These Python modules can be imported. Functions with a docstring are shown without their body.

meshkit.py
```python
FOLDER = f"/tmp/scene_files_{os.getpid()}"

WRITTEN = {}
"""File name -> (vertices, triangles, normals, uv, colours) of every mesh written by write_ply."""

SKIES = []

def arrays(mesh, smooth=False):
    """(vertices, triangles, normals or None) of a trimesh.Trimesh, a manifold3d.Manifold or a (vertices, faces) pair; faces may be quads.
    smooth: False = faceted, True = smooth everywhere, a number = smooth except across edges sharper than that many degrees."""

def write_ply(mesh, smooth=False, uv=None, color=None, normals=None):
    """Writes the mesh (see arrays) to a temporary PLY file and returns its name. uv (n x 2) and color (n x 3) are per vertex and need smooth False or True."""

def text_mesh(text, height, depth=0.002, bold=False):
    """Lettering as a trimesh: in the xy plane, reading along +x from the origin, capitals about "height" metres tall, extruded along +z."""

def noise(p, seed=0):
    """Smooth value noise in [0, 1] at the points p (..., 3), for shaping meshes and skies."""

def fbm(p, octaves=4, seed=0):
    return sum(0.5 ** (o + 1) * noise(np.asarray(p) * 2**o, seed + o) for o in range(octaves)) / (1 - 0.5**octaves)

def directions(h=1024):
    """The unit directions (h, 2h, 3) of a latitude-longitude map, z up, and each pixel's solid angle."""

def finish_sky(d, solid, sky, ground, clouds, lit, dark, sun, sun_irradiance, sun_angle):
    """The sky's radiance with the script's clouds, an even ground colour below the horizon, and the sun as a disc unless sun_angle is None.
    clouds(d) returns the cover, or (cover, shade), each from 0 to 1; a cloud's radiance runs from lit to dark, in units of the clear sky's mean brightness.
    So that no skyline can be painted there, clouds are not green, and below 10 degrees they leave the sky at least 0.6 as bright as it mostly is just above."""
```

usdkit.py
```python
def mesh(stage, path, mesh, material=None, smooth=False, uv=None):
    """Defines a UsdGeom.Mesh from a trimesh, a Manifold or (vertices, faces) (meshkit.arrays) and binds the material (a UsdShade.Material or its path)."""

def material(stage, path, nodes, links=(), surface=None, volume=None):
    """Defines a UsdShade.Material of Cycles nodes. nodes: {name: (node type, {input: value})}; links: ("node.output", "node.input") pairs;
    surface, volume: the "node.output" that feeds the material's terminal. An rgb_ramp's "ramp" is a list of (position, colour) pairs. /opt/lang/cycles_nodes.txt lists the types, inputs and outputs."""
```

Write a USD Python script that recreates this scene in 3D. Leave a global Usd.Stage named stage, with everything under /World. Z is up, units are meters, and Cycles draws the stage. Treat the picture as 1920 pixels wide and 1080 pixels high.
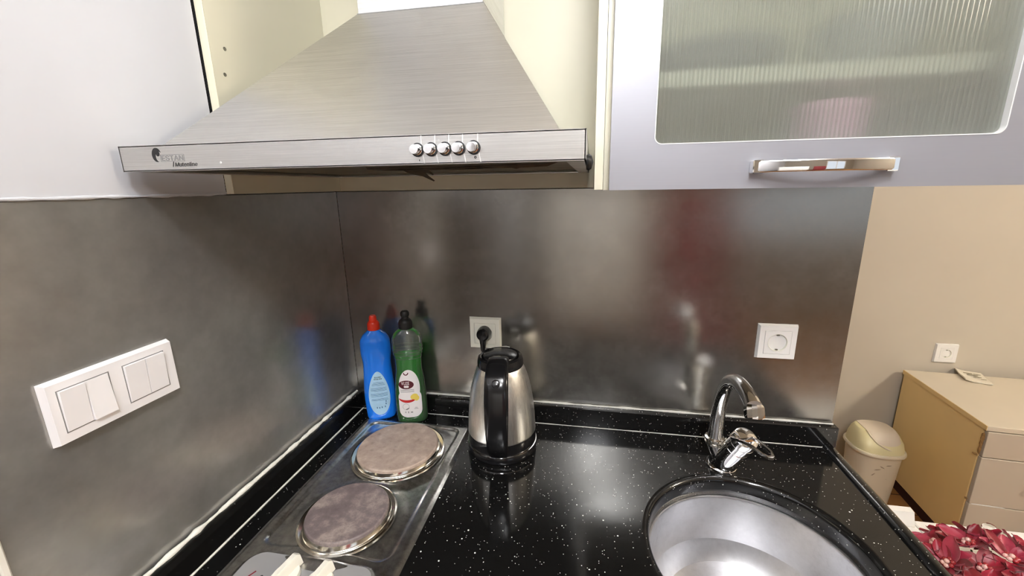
import math, numpy as np, trimesh, manifold3d as m3, shapely
from shapely.geometry import Polygon, Point, box as sbox
from shapely import affinity
import usdkit, meshkit
from pxr import Usd, UsdGeom, UsdLux, UsdShade, Gf, Sdf

stage = Usd.Stage.CreateInMemory()
UsdGeom.SetStageUpAxis(stage, UsdGeom.Tokens.z)
UsdGeom.SetStageMetersPerUnit(stage, 1.0)
UsdGeom.Xform.Define(stage, '/World')
PI = math.pi

# ------------------------------------------------------------------ camera, lights, exposure
EXPOSURE = 0.9
cam = UsdGeom.Camera.Define(stage, '/World/camera')
cam.CreateHorizontalApertureAttr(36.0)
cam.CreateVerticalApertureAttr(20.25)
cam.CreateFocalLengthAttr(36.0 * 765.4353 / 1920)
cam.CreateHorizontalApertureOffsetAttr(-(970.8476 - 960) / 1920 * 36.0)
cam.CreateVerticalApertureOffsetAttr(-(540 - 527.5387) / 1920 * 36.0)
cam.CreateClippingRangeAttr(Gf.Vec2f(0.02, 100))
cam.CreateExposureAttr(EXPOSURE)
CAM = np.array([0.6311, -0.9531, 1.4961])
_y, _p, _r = np.radians([10.2305, -13.2113, -0.9016])
_f = np.array([-np.sin(_y) * np.cos(_p), np.cos(_y) * np.cos(_p), np.sin(_p)])
_x = np.cross(_f, [0, 0, 1]); _x /= np.linalg.norm(_x); _u = np.cross(_x, _f)
_x, _u = np.cos(_r) * _x + np.sin(_r) * _u, -np.sin(_r) * _x + np.cos(_r) * _u
_m = np.eye(4); _m[0, :3], _m[1, :3], _m[2, :3], _m[3, :3] = _x, _u, -_f, CAM
cam.AddTransformOp().Set(Gf.Matrix4d(*_m.ravel().tolist()))

LAMP_KITCHEN = dict(at=(0.80, -1.32, 2.45), r=0.13, strength=40.0, color=(0.97, 0.98, 1.0))
LAMP_ROOM = dict(at=(3.5, -0.7, 2.40), r=0.16, strength=58.0, color=(1.0, 0.89, 0.72))
LAMP_HALL = dict(at=(0.7, -1.95, 2.35), r=0.13, strength=32.0, color=(0.98, 0.98, 1.0))
WINDOW_STRENGTH = 0.5

# ------------------------------------------------------------------ materials
LOOKS = {}
def mat(name, nodes, links=(), surface='p.BSDF', volume=None):
    LOOKS[name] = usdkit.material(stage, '/World/Looks/' + name, nodes, links, surface=surface, volume=volume)
    return LOOKS[name]

def plain(name, col, rough=0.5, metal=0.0, spec=0.5, coat=0.0, vary=0.0, vscale=6.0, bump=0.0, bscale=60.0, **kw):
    pr = dict(base_color=col, roughness=rough, metallic=metal, specular_ior_level=spec, coat_weight=coat)
    pr.update(kw)
    nodes, links = {'p': ('principled_bsdf', pr)}, []
    if vary or bump:
        nodes['t'] = ('texture_coordinate', {})
    if vary:
        nodes['n'] = ('noise_texture', {'scale': vscale, 'detail': 5.0, 'roughness': 0.6})
        a, b = tuple(c * (1 - vary) for c in col), tuple(min(1, c * (1 + vary)) for c in col)
        nodes['r'] = ('rgb_ramp', {'ramp': [(0.3, a), (0.7, b)]})
        links += [('t.object', 'n.vector'), ('n.fac', 'r.fac'), ('r.color', 'p.base_color')]
    if bump:
        nodes['bn'] = ('noise_texture', {'scale': bscale, 'detail': 3.0})
        nodes['b'] = ('bump', {'strength': bump, 'distance': 0.002})
        links += [('t.object', 'bn.vector'), ('bn.fac', 'b.height'), ('b.normal', 'p.normal')]
    return mat(name, nodes, links)

def brushed(name, col, rough, scale, bump=0.12, spread=0.08, metal=1.0, smudge=0.0, tint=0.06):
    """Metal with a fine grain: scale stretches the noise across the grain."""
    lo, hi = tuple(c * (1 - tint) for c in col), tuple(min(1, c * (1 + tint)) for c in col)
    nodes = {'t': ('texture_coordinate', {}), 'm': ('mapping', {'scale': scale}),
             'n': ('noise_texture', {'scale': 1.0, 'detail': 4.0, 'roughness': 0.7}),
             's': ('noise_texture', {'scale': 5.0, 'detail': 4.0}),
             'c': ('rgb_ramp', {'ramp': [(0.3, lo), (0.7, hi)]}),
             'g': ('map_range', {'from_min': 0.25, 'from_max': 0.75, 'to_min': rough - spread, 'to_max': rough + spread}),
             'a': ('math', {'math_type': 'multiply_add', 'value2': smudge, 'value3': 0.0}),
             'q': ('math', {'math_type': 'add'}),
             'b': ('bump', {'strength': bump, 'distance': 0.0006}),
             'p': ('principled_bsdf', {'metallic': metal, 'roughness': rough})}
    links = [('t.object', 'm.vector'), ('m.vector', 'n.vector'), ('t.object', 's.vector'), ('n.fac', 'c.fac'), ('c.color', 'p.base_color'),
             ('n.fac', 'g.value'), ('s.fac', 'a.value1'), ('g.result', 'q.value1'), ('a.value', 'q.value2'), ('q.value', 'p.roughness'),
             ('n.fac', 'b.height'), ('b.normal', 'p.normal')]
    return mat(name, nodes, links)

plain('white_plaster', (0.53, 0.54, 0.575), 0.35, vary=0.03, vscale=3, bump=0.06, bscale=25, spec=0.4)
plain('beige_wall', (0.54, 0.488, 0.405), 0.7, vary=0.03, vscale=2.5, bump=0.05, bscale=120)
plain('taupe_wall', (0.30, 0.265, 0.22), 0.8)
plain('room_wall', (0.46, 0.42, 0.36), 0.8)
plain('ceiling_paint', (0.82, 0.80, 0.76), 0.9)
plain('cream_laminate', (0.62, 0.595, 0.47), 0.38, vary=0.03, vscale=2.0)
plain('cream_inside', (0.78, 0.75, 0.60), 0.5)
plain('shelf_white', (0.88, 0.87, 0.78), 0.4)
plain('cream_edge', (0.74, 0.71, 0.56), 0.35)
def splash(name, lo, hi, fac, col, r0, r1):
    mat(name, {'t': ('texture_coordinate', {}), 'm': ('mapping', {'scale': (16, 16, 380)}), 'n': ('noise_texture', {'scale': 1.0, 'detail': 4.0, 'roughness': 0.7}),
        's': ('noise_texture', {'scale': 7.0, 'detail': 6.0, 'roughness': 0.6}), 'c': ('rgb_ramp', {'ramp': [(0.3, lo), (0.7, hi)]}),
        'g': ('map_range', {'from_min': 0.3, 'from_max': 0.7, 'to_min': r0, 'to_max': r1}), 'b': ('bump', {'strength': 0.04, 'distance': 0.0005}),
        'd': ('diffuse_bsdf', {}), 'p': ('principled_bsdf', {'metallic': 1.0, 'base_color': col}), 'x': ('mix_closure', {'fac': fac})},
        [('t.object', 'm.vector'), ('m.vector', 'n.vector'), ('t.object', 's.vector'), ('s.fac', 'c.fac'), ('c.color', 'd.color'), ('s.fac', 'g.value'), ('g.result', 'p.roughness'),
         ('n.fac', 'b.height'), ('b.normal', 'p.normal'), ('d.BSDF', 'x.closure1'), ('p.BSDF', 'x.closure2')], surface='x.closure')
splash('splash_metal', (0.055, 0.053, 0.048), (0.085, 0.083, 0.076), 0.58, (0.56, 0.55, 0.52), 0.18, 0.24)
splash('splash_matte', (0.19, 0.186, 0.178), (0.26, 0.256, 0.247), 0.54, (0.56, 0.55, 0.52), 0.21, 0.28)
brushed('hood_steel', (0.66, 0.655, 0.635), 0.30, (9, 9, 900), bump=0.015, spread=0.03, smudge=0.06, tint=0.008)
brushed('door_steel', (0.36, 0.365, 0.40), 0.42, (12, 12, 480), bump=0.06, spread=0.05, smudge=0.08, tint=0.02, metal=0.6)
brushed('hob_steel', (0.62, 0.62, 0.61), 0.22, (60, 60, 60), bump=0.04, spread=0.04, smudge=0.12, tint=0.03)
brushed('sink_steel', (0.66, 0.66, 0.68), 0.34, (60, 60, 60), bump=0.04, spread=0.04, smudge=0.10)
brushed('kettle_steel', (0.90, 0.89, 0.86), 0.34, (160, 160, 6), bump=0.04, spread=0.04, tint=0.03)
plain('chrome', (0.88, 0.88, 0.88), 0.05, metal=1.0)
plain('ring_chrome', (0.75, 0.72, 0.66), 0.14, metal=1.0, vary=0.12, vscale=20)
plain('white_plastic', (0.83, 0.82, 0.80), 0.28)
plain('ivory_plastic', (0.80, 0.79, 0.70), 0.28)
plain('switch_plastic', (0.82, 0.81, 0.83), 0.3)
plain('black_plastic', (0.008, 0.008, 0.009), 0.16)
plain('black_matte', (0.006, 0.006, 0.006), 0.5)
plain('dark_gap', (0.004, 0.004, 0.004), 0.9)
plain('sealant', (0.78, 0.77, 0.71), 0.4, bump=0.3, bscale=80)
plain('grey_sealant', (0.55, 0.54, 0.51), 0.3)
plain('hood_filter', (0.22, 0.19, 0.13), 0.45, metal=0.6, vary=0.3, vscale=20)
plain('foil_brown', (0.05, 0.038, 0.022), 0.35, vary=0.5, vscale=60)
plain('screw_grey', (0.25, 0.24, 0.2), 0.4, metal=0.7)
plain('print_black', (0.012, 0.012, 0.013), 0.4)
plain('print_grey', (0.22, 0.22, 0.22), 0.4)
plain('print_light', (0.70, 0.70, 0.69), 0.4)
plain('print_red', (0.22, 0.008, 0.02), 0.4)
plain('print_red_bright', (0.55, 0.02, 0.02), 0.4)
plain('print_maroon', (0.09, 0.006, 0.014), 0.4)
plain('print_yellow', (0.85, 0.66, 0.12), 0.4)
plain('print_blue', (0.06, 0.14, 0.30), 0.4)
plain('label_blue', (0.42, 0.66, 0.86), 0.32, vary=0.10, vscale=30)
plain('label_white', (0.86, 0.83, 0.82), 0.32)
plain('blue_bottle_plastic', (0.010, 0.20, 0.88), 0.16, coat=0.3)
plain('red_cap', (0.72, 0.035, 0.012), 0.25)
mat('hotplate_tan', {'t': ('texture_coordinate', {}), 'n': ('noise_texture', {'scale': 38.0, 'detail': 9.0, 'roughness': 0.7}),
    'r': ('rgb_ramp', {'ramp': [(0.28, (0.22, 0.165, 0.135)), (0.42, (0.36, 0.275, 0.225)), (0.56, (0.42, 0.33, 0.275)), (0.72, (0.54, 0.43, 0.37))]}),
    'v': ('voronoi_texture', {'scale': 34.0}), 'vr': ('rgb_ramp', {'ramp': [(0.05, (0.55, 0.55, 0.55)), (0.22, (1, 1, 1))]}), 'm': ('mix_color', {'blend_type': 'multiply', 'fac': 0.6}),
    'b': ('bump', {'strength': 0.25, 'distance': 0.001}), 'p': ('principled_bsdf', {'roughness': 0.5})},
    [('t.object', 'n.vector'), ('t.object', 'v.vector'), ('n.fac', 'r.fac'), ('v.distance', 'vr.fac'), ('r.color', 'm.a'), ('vr.color', 'm.b'), ('m.result', 'p.base_color'), ('n.fac', 'b.height'), ('b.normal', 'p.normal')])
mat('hotplate_worn', {'t': ('texture_coordinate', {}), 'n': ('noise_texture', {'scale': 26.0, 'detail': 9.0, 'roughness': 0.72}),
    'r': ('rgb_ramp', {'ramp': [(0.30, (0.11, 0.085, 0.085)), (0.5, (0.17, 0.135, 0.135)), (0.66, (0.34, 0.28, 0.25)), (0.8, (0.5, 0.42, 0.36))]}),
    'b': ('bump', {'strength': 0.25, 'distance': 0.001}), 'p': ('principled_bsdf', {'roughness': 0.42})},
    [('t.object', 'n.vector'), ('n.fac', 'r.fac'), ('r.color', 'p.base_color'), ('n.fac', 'b.height'), ('b.normal', 'p.normal')])
plain('control_panel', (0.50, 0.50, 0.51), 0.32, metal=0.5)
plain('knob_cream', (0.80, 0.78, 0.69), 0.3)
plain('dresser_grey', (0.52, 0.45, 0.36), 0.45, vary=0.03, vscale=4)
plain('dresser_top', (0.66, 0.585, 0.47), 0.45, vary=0.03, vscale=4)
plain('dresser_orange', (0.92, 0.66, 0.29), 0.42, vary=0.03, vscale=4)
plain('chipboard', (0.36, 0.20, 0.07), 0.8, vary=0.25, vscale=90)
plain('plinth_dark', (0.035, 0.008, 0.008), 0.6)
plain('bin_plastic', (0.74, 0.66, 0.50), 0.38)
plain('bin_flap_plastic', (0.72, 0.63, 0.51), 0.38)
plain('bin_yellow', (0.76, 0.69, 0.40), 0.38)
plain('bin_print', (0.40, 0.33, 0.22), 0.5)
plain('table_white', (0.84, 0.82, 0.78), 0.3)
plain('table_seam', (0.45, 0.43, 0.38), 0.6)
plain('leaflet_white', (0.80, 0.74, 0.62), 0.5)
plain('leaflet_print', (0.30, 0.26, 0.18), 0.6)
plain('pink_box', (0.90, 0.50, 0.74), 0.4)
plain('grey_dish', (0.42, 0.44, 0.46), 0.35)
plain('pot_ceramic', (0.78, 0.75, 0.70), 0.3)
plain('leaf_green', (0.03, 0.09, 0.02), 0.5)
plain('sofa_red', (0.20, 0.025, 0.03), 0.8)
plain('door_white', (0.82, 0.80, 0.77), 0.45)
plain('door_dark', (0.035, 0.022, 0.012), 0.5)
plain('base_front', (0.50, 0.51, 0.54), 0.35, metal=0.8)

def petal_look(name, a, b):
    mat(name, {'t': ('texture_coordinate', {}), 'n': ('noise_texture', {'scale': 45.0, 'detail': 4.0}), 'r': ('rgb_ramp', {'ramp': [(0.3, a), (0.7, b)]}),
        'p': ('principled_bsdf', {'roughness': 0.38, 'sheen_weight': 0.3}), 'l': ('translucent_bsdf', {}), 'x': ('mix_closure', {'fac': 0.25})},
        [('t.object', 'n.vector'), ('n.fac', 'r.fac'), ('r.color', 'p.base_color'), ('r.color', 'l.color'), ('p.BSDF', 'x.closure1'), ('l.BSDF', 'x.closure2')], surface='x.closure')
petal_look('petal_crimson', (0.30, 0.008, 0.022), (0.44, 0.018, 0.045))
petal_look('petal_rose', (0.42, 0.025, 0.065), (0.52, 0.06, 0.10))
petal_look('petal_dark', (0.22, 0.008, 0.012), (0.34, 0.02, 0.03))
petal_look('petal_pale', (0.48, 0.10, 0.12), (0.54, 0.17, 0.17))
plain('bead_red', (0.36, 0.03, 0.035), 0.08, coat=1.0)
plain('bead_pearl', (0.75, 0.45, 0.40), 0.08, coat=1.0)
mat('clear_plastic', {'p': ('principled_bsdf', {'base_color': (0.95, 0.95, 0.93), 'roughness': 0.04, 'transmission_weight': 1.0, 'ior': 1.45})})
mat('bottle_clear', {'f': ('fresnel', {'IOR': 1.45}), 'a': ('transparent_bsdf', {'color': (0.88, 0.93, 0.89)}), 'g': ('glossy_bsdf', {'color': (1, 1, 1), 'roughness': 0.06}), 'x': ('mix_closure', {}),
    'd': ('diffuse_bsdf', {'color': (0.55, 0.60, 0.56)}), 'y': ('mix_closure', {'fac': 0.05})},
    [('f.fac', 'x.fac'), ('a.BSDF', 'x.closure1'), ('g.BSDF', 'x.closure2'), ('x.closure', 'y.closure1'), ('d.BSDF', 'y.closure2')], surface='y.closure')
plain('green_liquid', (0.012, 0.30, 0.015), 0.10, subsurface_weight=0.35, subsurface_scale=0.02, subsurface_radius=(0.2, 1.0, 0.25))
# black granite with white flecks
mat('granite', {'t': ('texture_coordinate', {}),
    'v': ('voronoi_texture', {'scale': 165.0, 'feature': 'f1'}), 'vs': ('separate_color', {}),
    'pick': ('math', {'math_type': 'greater_than', 'value2': 0.93}), 'small': ('math', {'math_type': 'multiply_add', 'value2': 0.22, 'value3': 0.04}), 'near': ('math', {'math_type': 'less_than'}),
    'and': ('math', {'math_type': 'multiply'}),
    'v2': ('voronoi_texture', {'scale': 330.0}), 'vs2': ('separate_color', {}), 'pick2': ('math', {'math_type': 'greater_than', 'value2': 0.93}),
    'near2': ('math', {'math_type': 'less_than', 'value2': 0.25}), 'and2': ('math', {'math_type': 'multiply'}), 'or': ('math', {'math_type': 'maximum'}),
    'c': ('mix_color', {'a': (0.006, 0.006, 0.006), 'b': (0.72, 0.72, 0.68)}),
    'p': ('principled_bsdf', {'roughness': 0.10, 'specular_ior_level': 0.55})},
    [('t.object', 'v.vector'), ('t.object', 'v2.vector'), ('v.color', 'vs.color'), ('vs.r', 'pick.value1'), ('vs.g', 'small.value1'), ('v.distance', 'near.value1'), ('small.value', 'near.value2'),
     ('pick.value', 'and.value1'), ('near.value', 'and.value2'), ('v2.color', 'vs2.color'), ('vs2.r', 'pick2.value1'), ('v2.distance', 'near2.value1'),
     ('pick2.value', 'and2.value1'), ('near2.value', 'and2.value2'), ('and.value', 'or.value1'), ('and2.value', 'or.value2'), ('or.value', 'c.fac'), ('c.result', 'p.base_color')])
# wood floor seen behind the counter
mat('wood_floor', {'t': ('texture_coordinate', {}), 'm': ('mapping', {'scale': (1.0, 1.0, 1.0)}),
    'k': ('brick_texture', {'scale': 1.0, 'brick_width': 1.1, 'row_height': 0.13, 'mortar_size': 0.003, 'color1': (0.27, 0.12, 0.035), 'color2': (0.34, 0.16, 0.05), 'mortar': (0.05, 0.02, 0.01)}),
    'p': ('principled_bsdf', {'roughness': 0.35})}, [('t.object', 'm.vector'), ('m.vector', 'k.vector'), ('k.color', 'p.base_color')])
# ribbed, slightly frosted pane
mat('ribbed_glass', {'r': ('refraction_bsdf', {'color': (0.93, 0.95, 0.92), 'roughness': 0.14, 'IOR': 1.35}), 'a': ('transparent_bsdf', {'color': (0.92, 0.94, 0.91)}), 'x': ('mix_closure', {'fac': 0.62}),
    'f': ('fresnel', {'IOR': 1.5}), 'g': ('glossy_bsdf', {'color': (1, 1, 1), 'roughness': 0.14}), 'y': ('mix_closure', {}),
    'd': ('translucent_bsdf', {'color': (0.85, 0.86, 0.80)}), 'e': ('diffuse_bsdf', {'color': (0.75, 0.76, 0.69)}), 'k': ('mix_closure', {'fac': 0.5}), 'z': ('mix_closure', {'fac': 0.24})},
    [('r.BSDF', 'x.closure1'), ('a.BSDF', 'x.closure2'), ('f.fac', 'y.fac'), ('x.closure', 'y.closure1'), ('g.BSDF', 'y.closure2'), ('y.closure', 'z.closure1'), ('d.BSDF', 'k.closure1'), ('e.BSDF', 'k.closure2'), ('k.closure', 'z.closure2')], surface='z.closure')
mat('rib_glass', {'a': ('transparent_bsdf', {'color': (0.95, 0.96, 0.94)}), 'd': ('translucent_bsdf', {'color': (0.85, 0.88, 0.80)}), 'h': ('diffuse_bsdf', {'color': (0.8, 0.82, 0.76)}), 'x': ('mix_closure', {'fac': 0.5}), 'y': ('mix_closure', {'fac': 0.10}),
    'g': ('glossy_bsdf', {'color': (1, 1, 1), 'roughness': 0.15}), 'f': ('fresnel', {'IOR': 1.5}), 'z': ('mix_closure', {})},
    [('d.BSDF', 'x.closure1'), ('h.BSDF', 'x.closure2'), ('a.BSDF', 'y.closure1'), ('x.closure', 'y.closure2'), ('f.fac', 'z.fac'), ('y.closure', 'z.closure1'), ('g.BSDF', 'z.closure2')], surface='z.closure')
def emitter(name, col, s):
    mat(name, {'e': ('emission', {'color': col, 'strength': s})}, surface='e.emission')
emitter('lamp_kitchen_glow', LAMP_KITCHEN['color'], LAMP_KITCHEN['strength'])
emitter('lamp_hall_glow', LAMP_HALL['color'], LAMP_HALL['strength'])
emitter('lamp_room_glow', LAMP_ROOM['color'], LAMP_ROOM['strength'])
emitter('daylight', (0.86, 0.92, 1.0), WINDOW_STRENGTH)

# ------------------------------------------------------------------ helpers
USED = {}
def numbered(path):
    n = USED.get(path, 0); USED[path] = n + 1
    return path if n == 0 else f'{path}_{n:03d}'

def tm(m):
    if isinstance(m, m3.Manifold):
        q = m.to_mesh(); return trimesh.Trimesh(q.vert_properties[:, :3], q.tri_verts, process=False)
    return m
def cat(*ms): return trimesh.util.concatenate([tm(m) for m in ms])

class Thing:
    def __init__(self, name, label, category, base=(0, 0, 0), rotz=0.0, group=None):
        self.base, self.path = np.asarray(base, float), numbered('/World/' + name)
        x = UsdGeom.Xform.Define(stage, self.path)
        x.AddTranslateOp().Set(Gf.Vec3d(*map(float, base)))
        if rotz: x.AddRotateZOp().Set(float(rotz))
        set_data(x.GetPrim(), label, category, group)
        self.prim = x.GetPrim()
    def part(self, name, mesh, look, smooth=35, parent=None, local=False, label=None):
        """mesh in world coordinates (or local ones when local): moved to the thing's base"""
        m = tm(mesh).copy()
        if not local: m.apply_translation(-self.base)
        path = numbered((parent or self.path) + '/' + name)
        g = usdkit.mesh(stage, path, m, LOOKS[look], smooth=smooth)
        if label: g.GetPrim().SetCustomDataByKey('label', label)
        return path
    def node(self, name, parent=None, at=(0, 0, 0), label=None):
        path = numbered((parent or self.path) + '/' + name)
        x = UsdGeom.Xform.Define(stage, path)
        if label: x.GetPrim().SetCustomDataByKey('label', label)
        return path

def set_data(prim, label, category, group=None, kind=None):
    for k, v in (('label', label), ('category', category), ('group', group), ('kind', kind)):
        if v: prim.SetCustomDataByKey(k, v)

def one(name, mesh, look, label, category, smooth=35, group=None, kind=None):
    g = usdkit.mesh(stage, numbered('/World/' + name), tm(mesh), LOOKS[look], smooth=smooth)
    set_data(g.GetPrim(), label, category, group, kind)
    return g
def struct(name, mesh, look, label, category, smooth=35):
    return one(name, mesh, look, label, category, smooth, kind='structure')

def bx(x0, x1, y0, y1, z0, z1, c=0.0):
    """box, its edges chamfered by c"""
    lo, hi = np.array([x0, y0, z0], float), np.array([x1, y1, z1], float)
    if c <= 0:
        return trimesh.creation.box(bounds=[lo, hi])
    pts = []
    for s in np.ndindex(2, 2, 2):
        k = np.where(np.array(s) == 1, hi, lo); d = np.where(np.array(s) == 1, -1, 1) * c
        for a in range(3):
            q = k + d; q[a] = k[a]; pts.append(q)
    return tm(m3.Manifold.hull_points(np.array(pts)))
def rbx(x0, x1, y0, y1, z0, z1, r, n=12):
    s = [m3.Manifold.sphere(r, n).translate((x, y, z)) for x in (x0 + r, x1 - r) for y in (y0 + r, y1 - r) for z in (z0 + r, z1 - r)]
    return tm(m3.Manifold.batch_hull(s))
def hull(*pts): return tm(m3.Manifold.hull_points(np.array(pts, float)))

def frame_of(d):
    d = np.asarray(d, float) / np.linalg.norm(d)
    a = np.array([0, 0, 1.0]) if abs(d[2]) < 0.9 else np.array([1.0, 0, 0])
    u = np.cross(a, d); u /= np.linalg.norm(u)
    return u, np.cross(d, u), d

def rings(sections, closed_ends=True):
    """loft through equal-length rings of points"""
    S = np.array(sections); k, n = S.shape[:2]
    v = S.reshape(-1, 3); f = []
    for i in range(k - 1):
        for j in range(n):
            a, b, c, d = i * n + j, i * n + (j + 1) % n, (i + 1) * n + (j + 1) % n, (i + 1) * n + j
            f += [(a, b, c), (a, c, d)]
    if closed_ends:
        v = np.vstack([v, S[0].mean(0), S[-1].mean(0)]); p, q = len(v) - 2, len(v) - 1
        for j in range(n):
            f += [(p, (j + 1) % n, j), (q, (k - 1) * n + j, (k - 1) * n + (j + 1) % n)]
    m = trimesh.Trimesh(v, f, process=False)
    if m.is_watertight and m.volume < 0: m.invert()
    return m

def tube(path, radii, n=16, caps=True):
    P = np.asarray(path, float); R = np.broadcast_to(radii, len(P))
    T = np.gradient(P, axis=0); u, w, _ = frame_of(T[0]); out = []
    for i in range(len(P)):
        t = T[i] / np.linalg.norm(T[i])
        u = u - t * (u @ t); u /= np.linalg.norm(u); w = np.cross(t, u)
        th = np.arange(n) * 2 * PI / n
        out.append(P[i] + R[i] * (np.cos(th)[:, None] * u + np.sin(th)[:, None] * w))
    return rings(out, caps)

def cyl(a, b, r0, r1=None, n=32):
    return tube([a, b], [r0, r0 if r1 is None else r1], n)

def lathe(profile, at=(0, 0, 0), n=48, axis=(0, 0, 1)):
    """profile: (radius, height) from bottom to top, turned about the axis"""
    u, w, d = frame_of(axis); th = np.arange(n) * 2 * PI / n
    ring = np.cos(th)[:, None] * u + np.sin(th)[:, None] * w
    return rings([np.asarray(at, float) + max(r, 1e-5) * ring + h * d for r, h in profile], False)

def spline(pts, n=40):
    from scipy.interpolate import CubicSpline
    P = np.asarray(pts, float); t = np.r_[0, np.cumsum(np.linalg.norm(np.diff(P, axis=0), axis=1))]
    return CubicSpline(t, P)(np.linspace(0, t[-1], n))

def extr(poly, h, T=None):
    ms = [trimesh.creation.extrude_polygon(g, h, engine='earcut') for g in getattr(poly, 'geoms', [poly])]
    m = trimesh.util.concatenate(ms)
    if T is not None: m.apply_transform(T)
    return m
def to_xz(y):
    """xy drawing -> xz plane at depth y, its thickness towards -y"""
    M = np.eye(4); M[:3, :3] = [[1, 0, 0], [0, 0, -1], [0, 1, 0]]; M[1, 3] = y
    return M
def to_yz(x):
    """xy drawing -> yz plane at x, thickness towards +x"""
    M = np.eye(4); M[:3, :3] = [[0, 0, 1], [1, 0, 0], [0, 1, 0]]; M[0, 3] = x
    return M
def rrect(x0, y0, x1, y1, r): return sbox(x0 + r, y0 + r, x1 - r, y1 - r).buffer(r, 8)
def sealed(path, r, seed, wob=0.3, n=10):
    """a hand-run bead of sealant"""
    P = np.asarray(path, float); k = len(P)
    nz = meshkit.fbm(np.c_[np.arange(k) * 0.35, np.zeros(k), np.zeros(k)], 3, seed)
    return tube(P, r * (1 + wob * (nz * 2 - 1) * 2), n)

# ------------------------------------------------------------------ the room
FAR = 1.20
struct('floor', bx(-0.3, 5.0, -4.0, FAR, -0.05, 0.0), 'wood_floor', 'orange brown wooden floor glimpsed between bin and dresser', 'floor')
struct('ceiling', bx(-0.3, 5.0, -4.0, FAR, 2.60, 2.65), 'ceiling_paint', 'plain off white ceiling above the kitchen', 'ceiling')
struct('wall_back', bx(-0.15, 1.188, 0.012, 0.13, 0.0, 2.6), 'beige_wall', 'wall section behind the metal splashback and upper cabinets', 'wall')
struct('wall_far', bx(-0.15, 5.0, FAR, FAR + 0.1, 0.0, 2.6), 'beige_wall', 'beige painted wall behind the dresser on the right', 'wall')
struct('wall_left', cat(bx(-0.15, -0.012, -0.689, 0.012, 0.0, 1.489), bx(-0.15, 0.0, -2.2, -0.3255, 1.489, 2.6), bx(-0.15, -0.012, -0.3255, 0.012, 1.489, 2.6), bx(-0.012, 0.0, -0.3255, -0.3209, 1.489, 1.536), bx(-0.15, -0.012, -2.2, -2.0, 0, 1.489), bx(-0.15, 0.0, -4.0, -2.2, 0, 2.6)),
       'white_plaster', 'white painted wall above the grey panel on the left', 'wall')
struct('door_1', cat(bx(-0.14, -0.09, -2.0, -0.689, 0.0, 1.489, 0.002)), 'door_dark', 'dark recess at the lower left edge beyond the white trim', 'door')
struct('wall_right', bx(5.0, 5.1, -4.0, FAR, 0.0, 2.6), 'room_wall', 'beige wall closing the room on the right', 'wall')
struct('wall_front', cat(bx(-0.15, 2.2, -4.1, -4.0, 0, 2.6), bx(4.0, 5.0, -4.1, -4.0, 0, 2.6), bx(2.2, 4.0, -4.1, -4.0, 0, 0.9), bx(2.2, 4.0, -4.1, -4.0, 2.2, 2.6)), 'taupe_wall', 'wall behind the photographer with the window', 'wall')
w = Thing('window_1', 'white framed window in the wall behind the photographer', 'window', (3.1, -4.05, 0.9)); w.prim.SetCustomDataByKey('kind', 'structure')
w.part('window_frame', extr(shapely.difference(sbox(2.2, 0.9, 4.0, 2.2), shapely.union_all([sbox(2.26, 0.96, 3.07, 2.14), sbox(3.13, 0.96, 3.94, 2.14)])), 0.06, to_xz(-4.02)), 'door_white', False)
w.part('pane', bx(2.26, 3.94, -4.062, -4.056, 0.96, 2.14), 'daylight', False)
struct('trim_1', bx(-0.02, 0.005, -0.696, -0.6885, 0.0, 1.489, 0.0015), 'sealant', 'white edge strip at the front end of the left splashback', 'trim')

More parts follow.
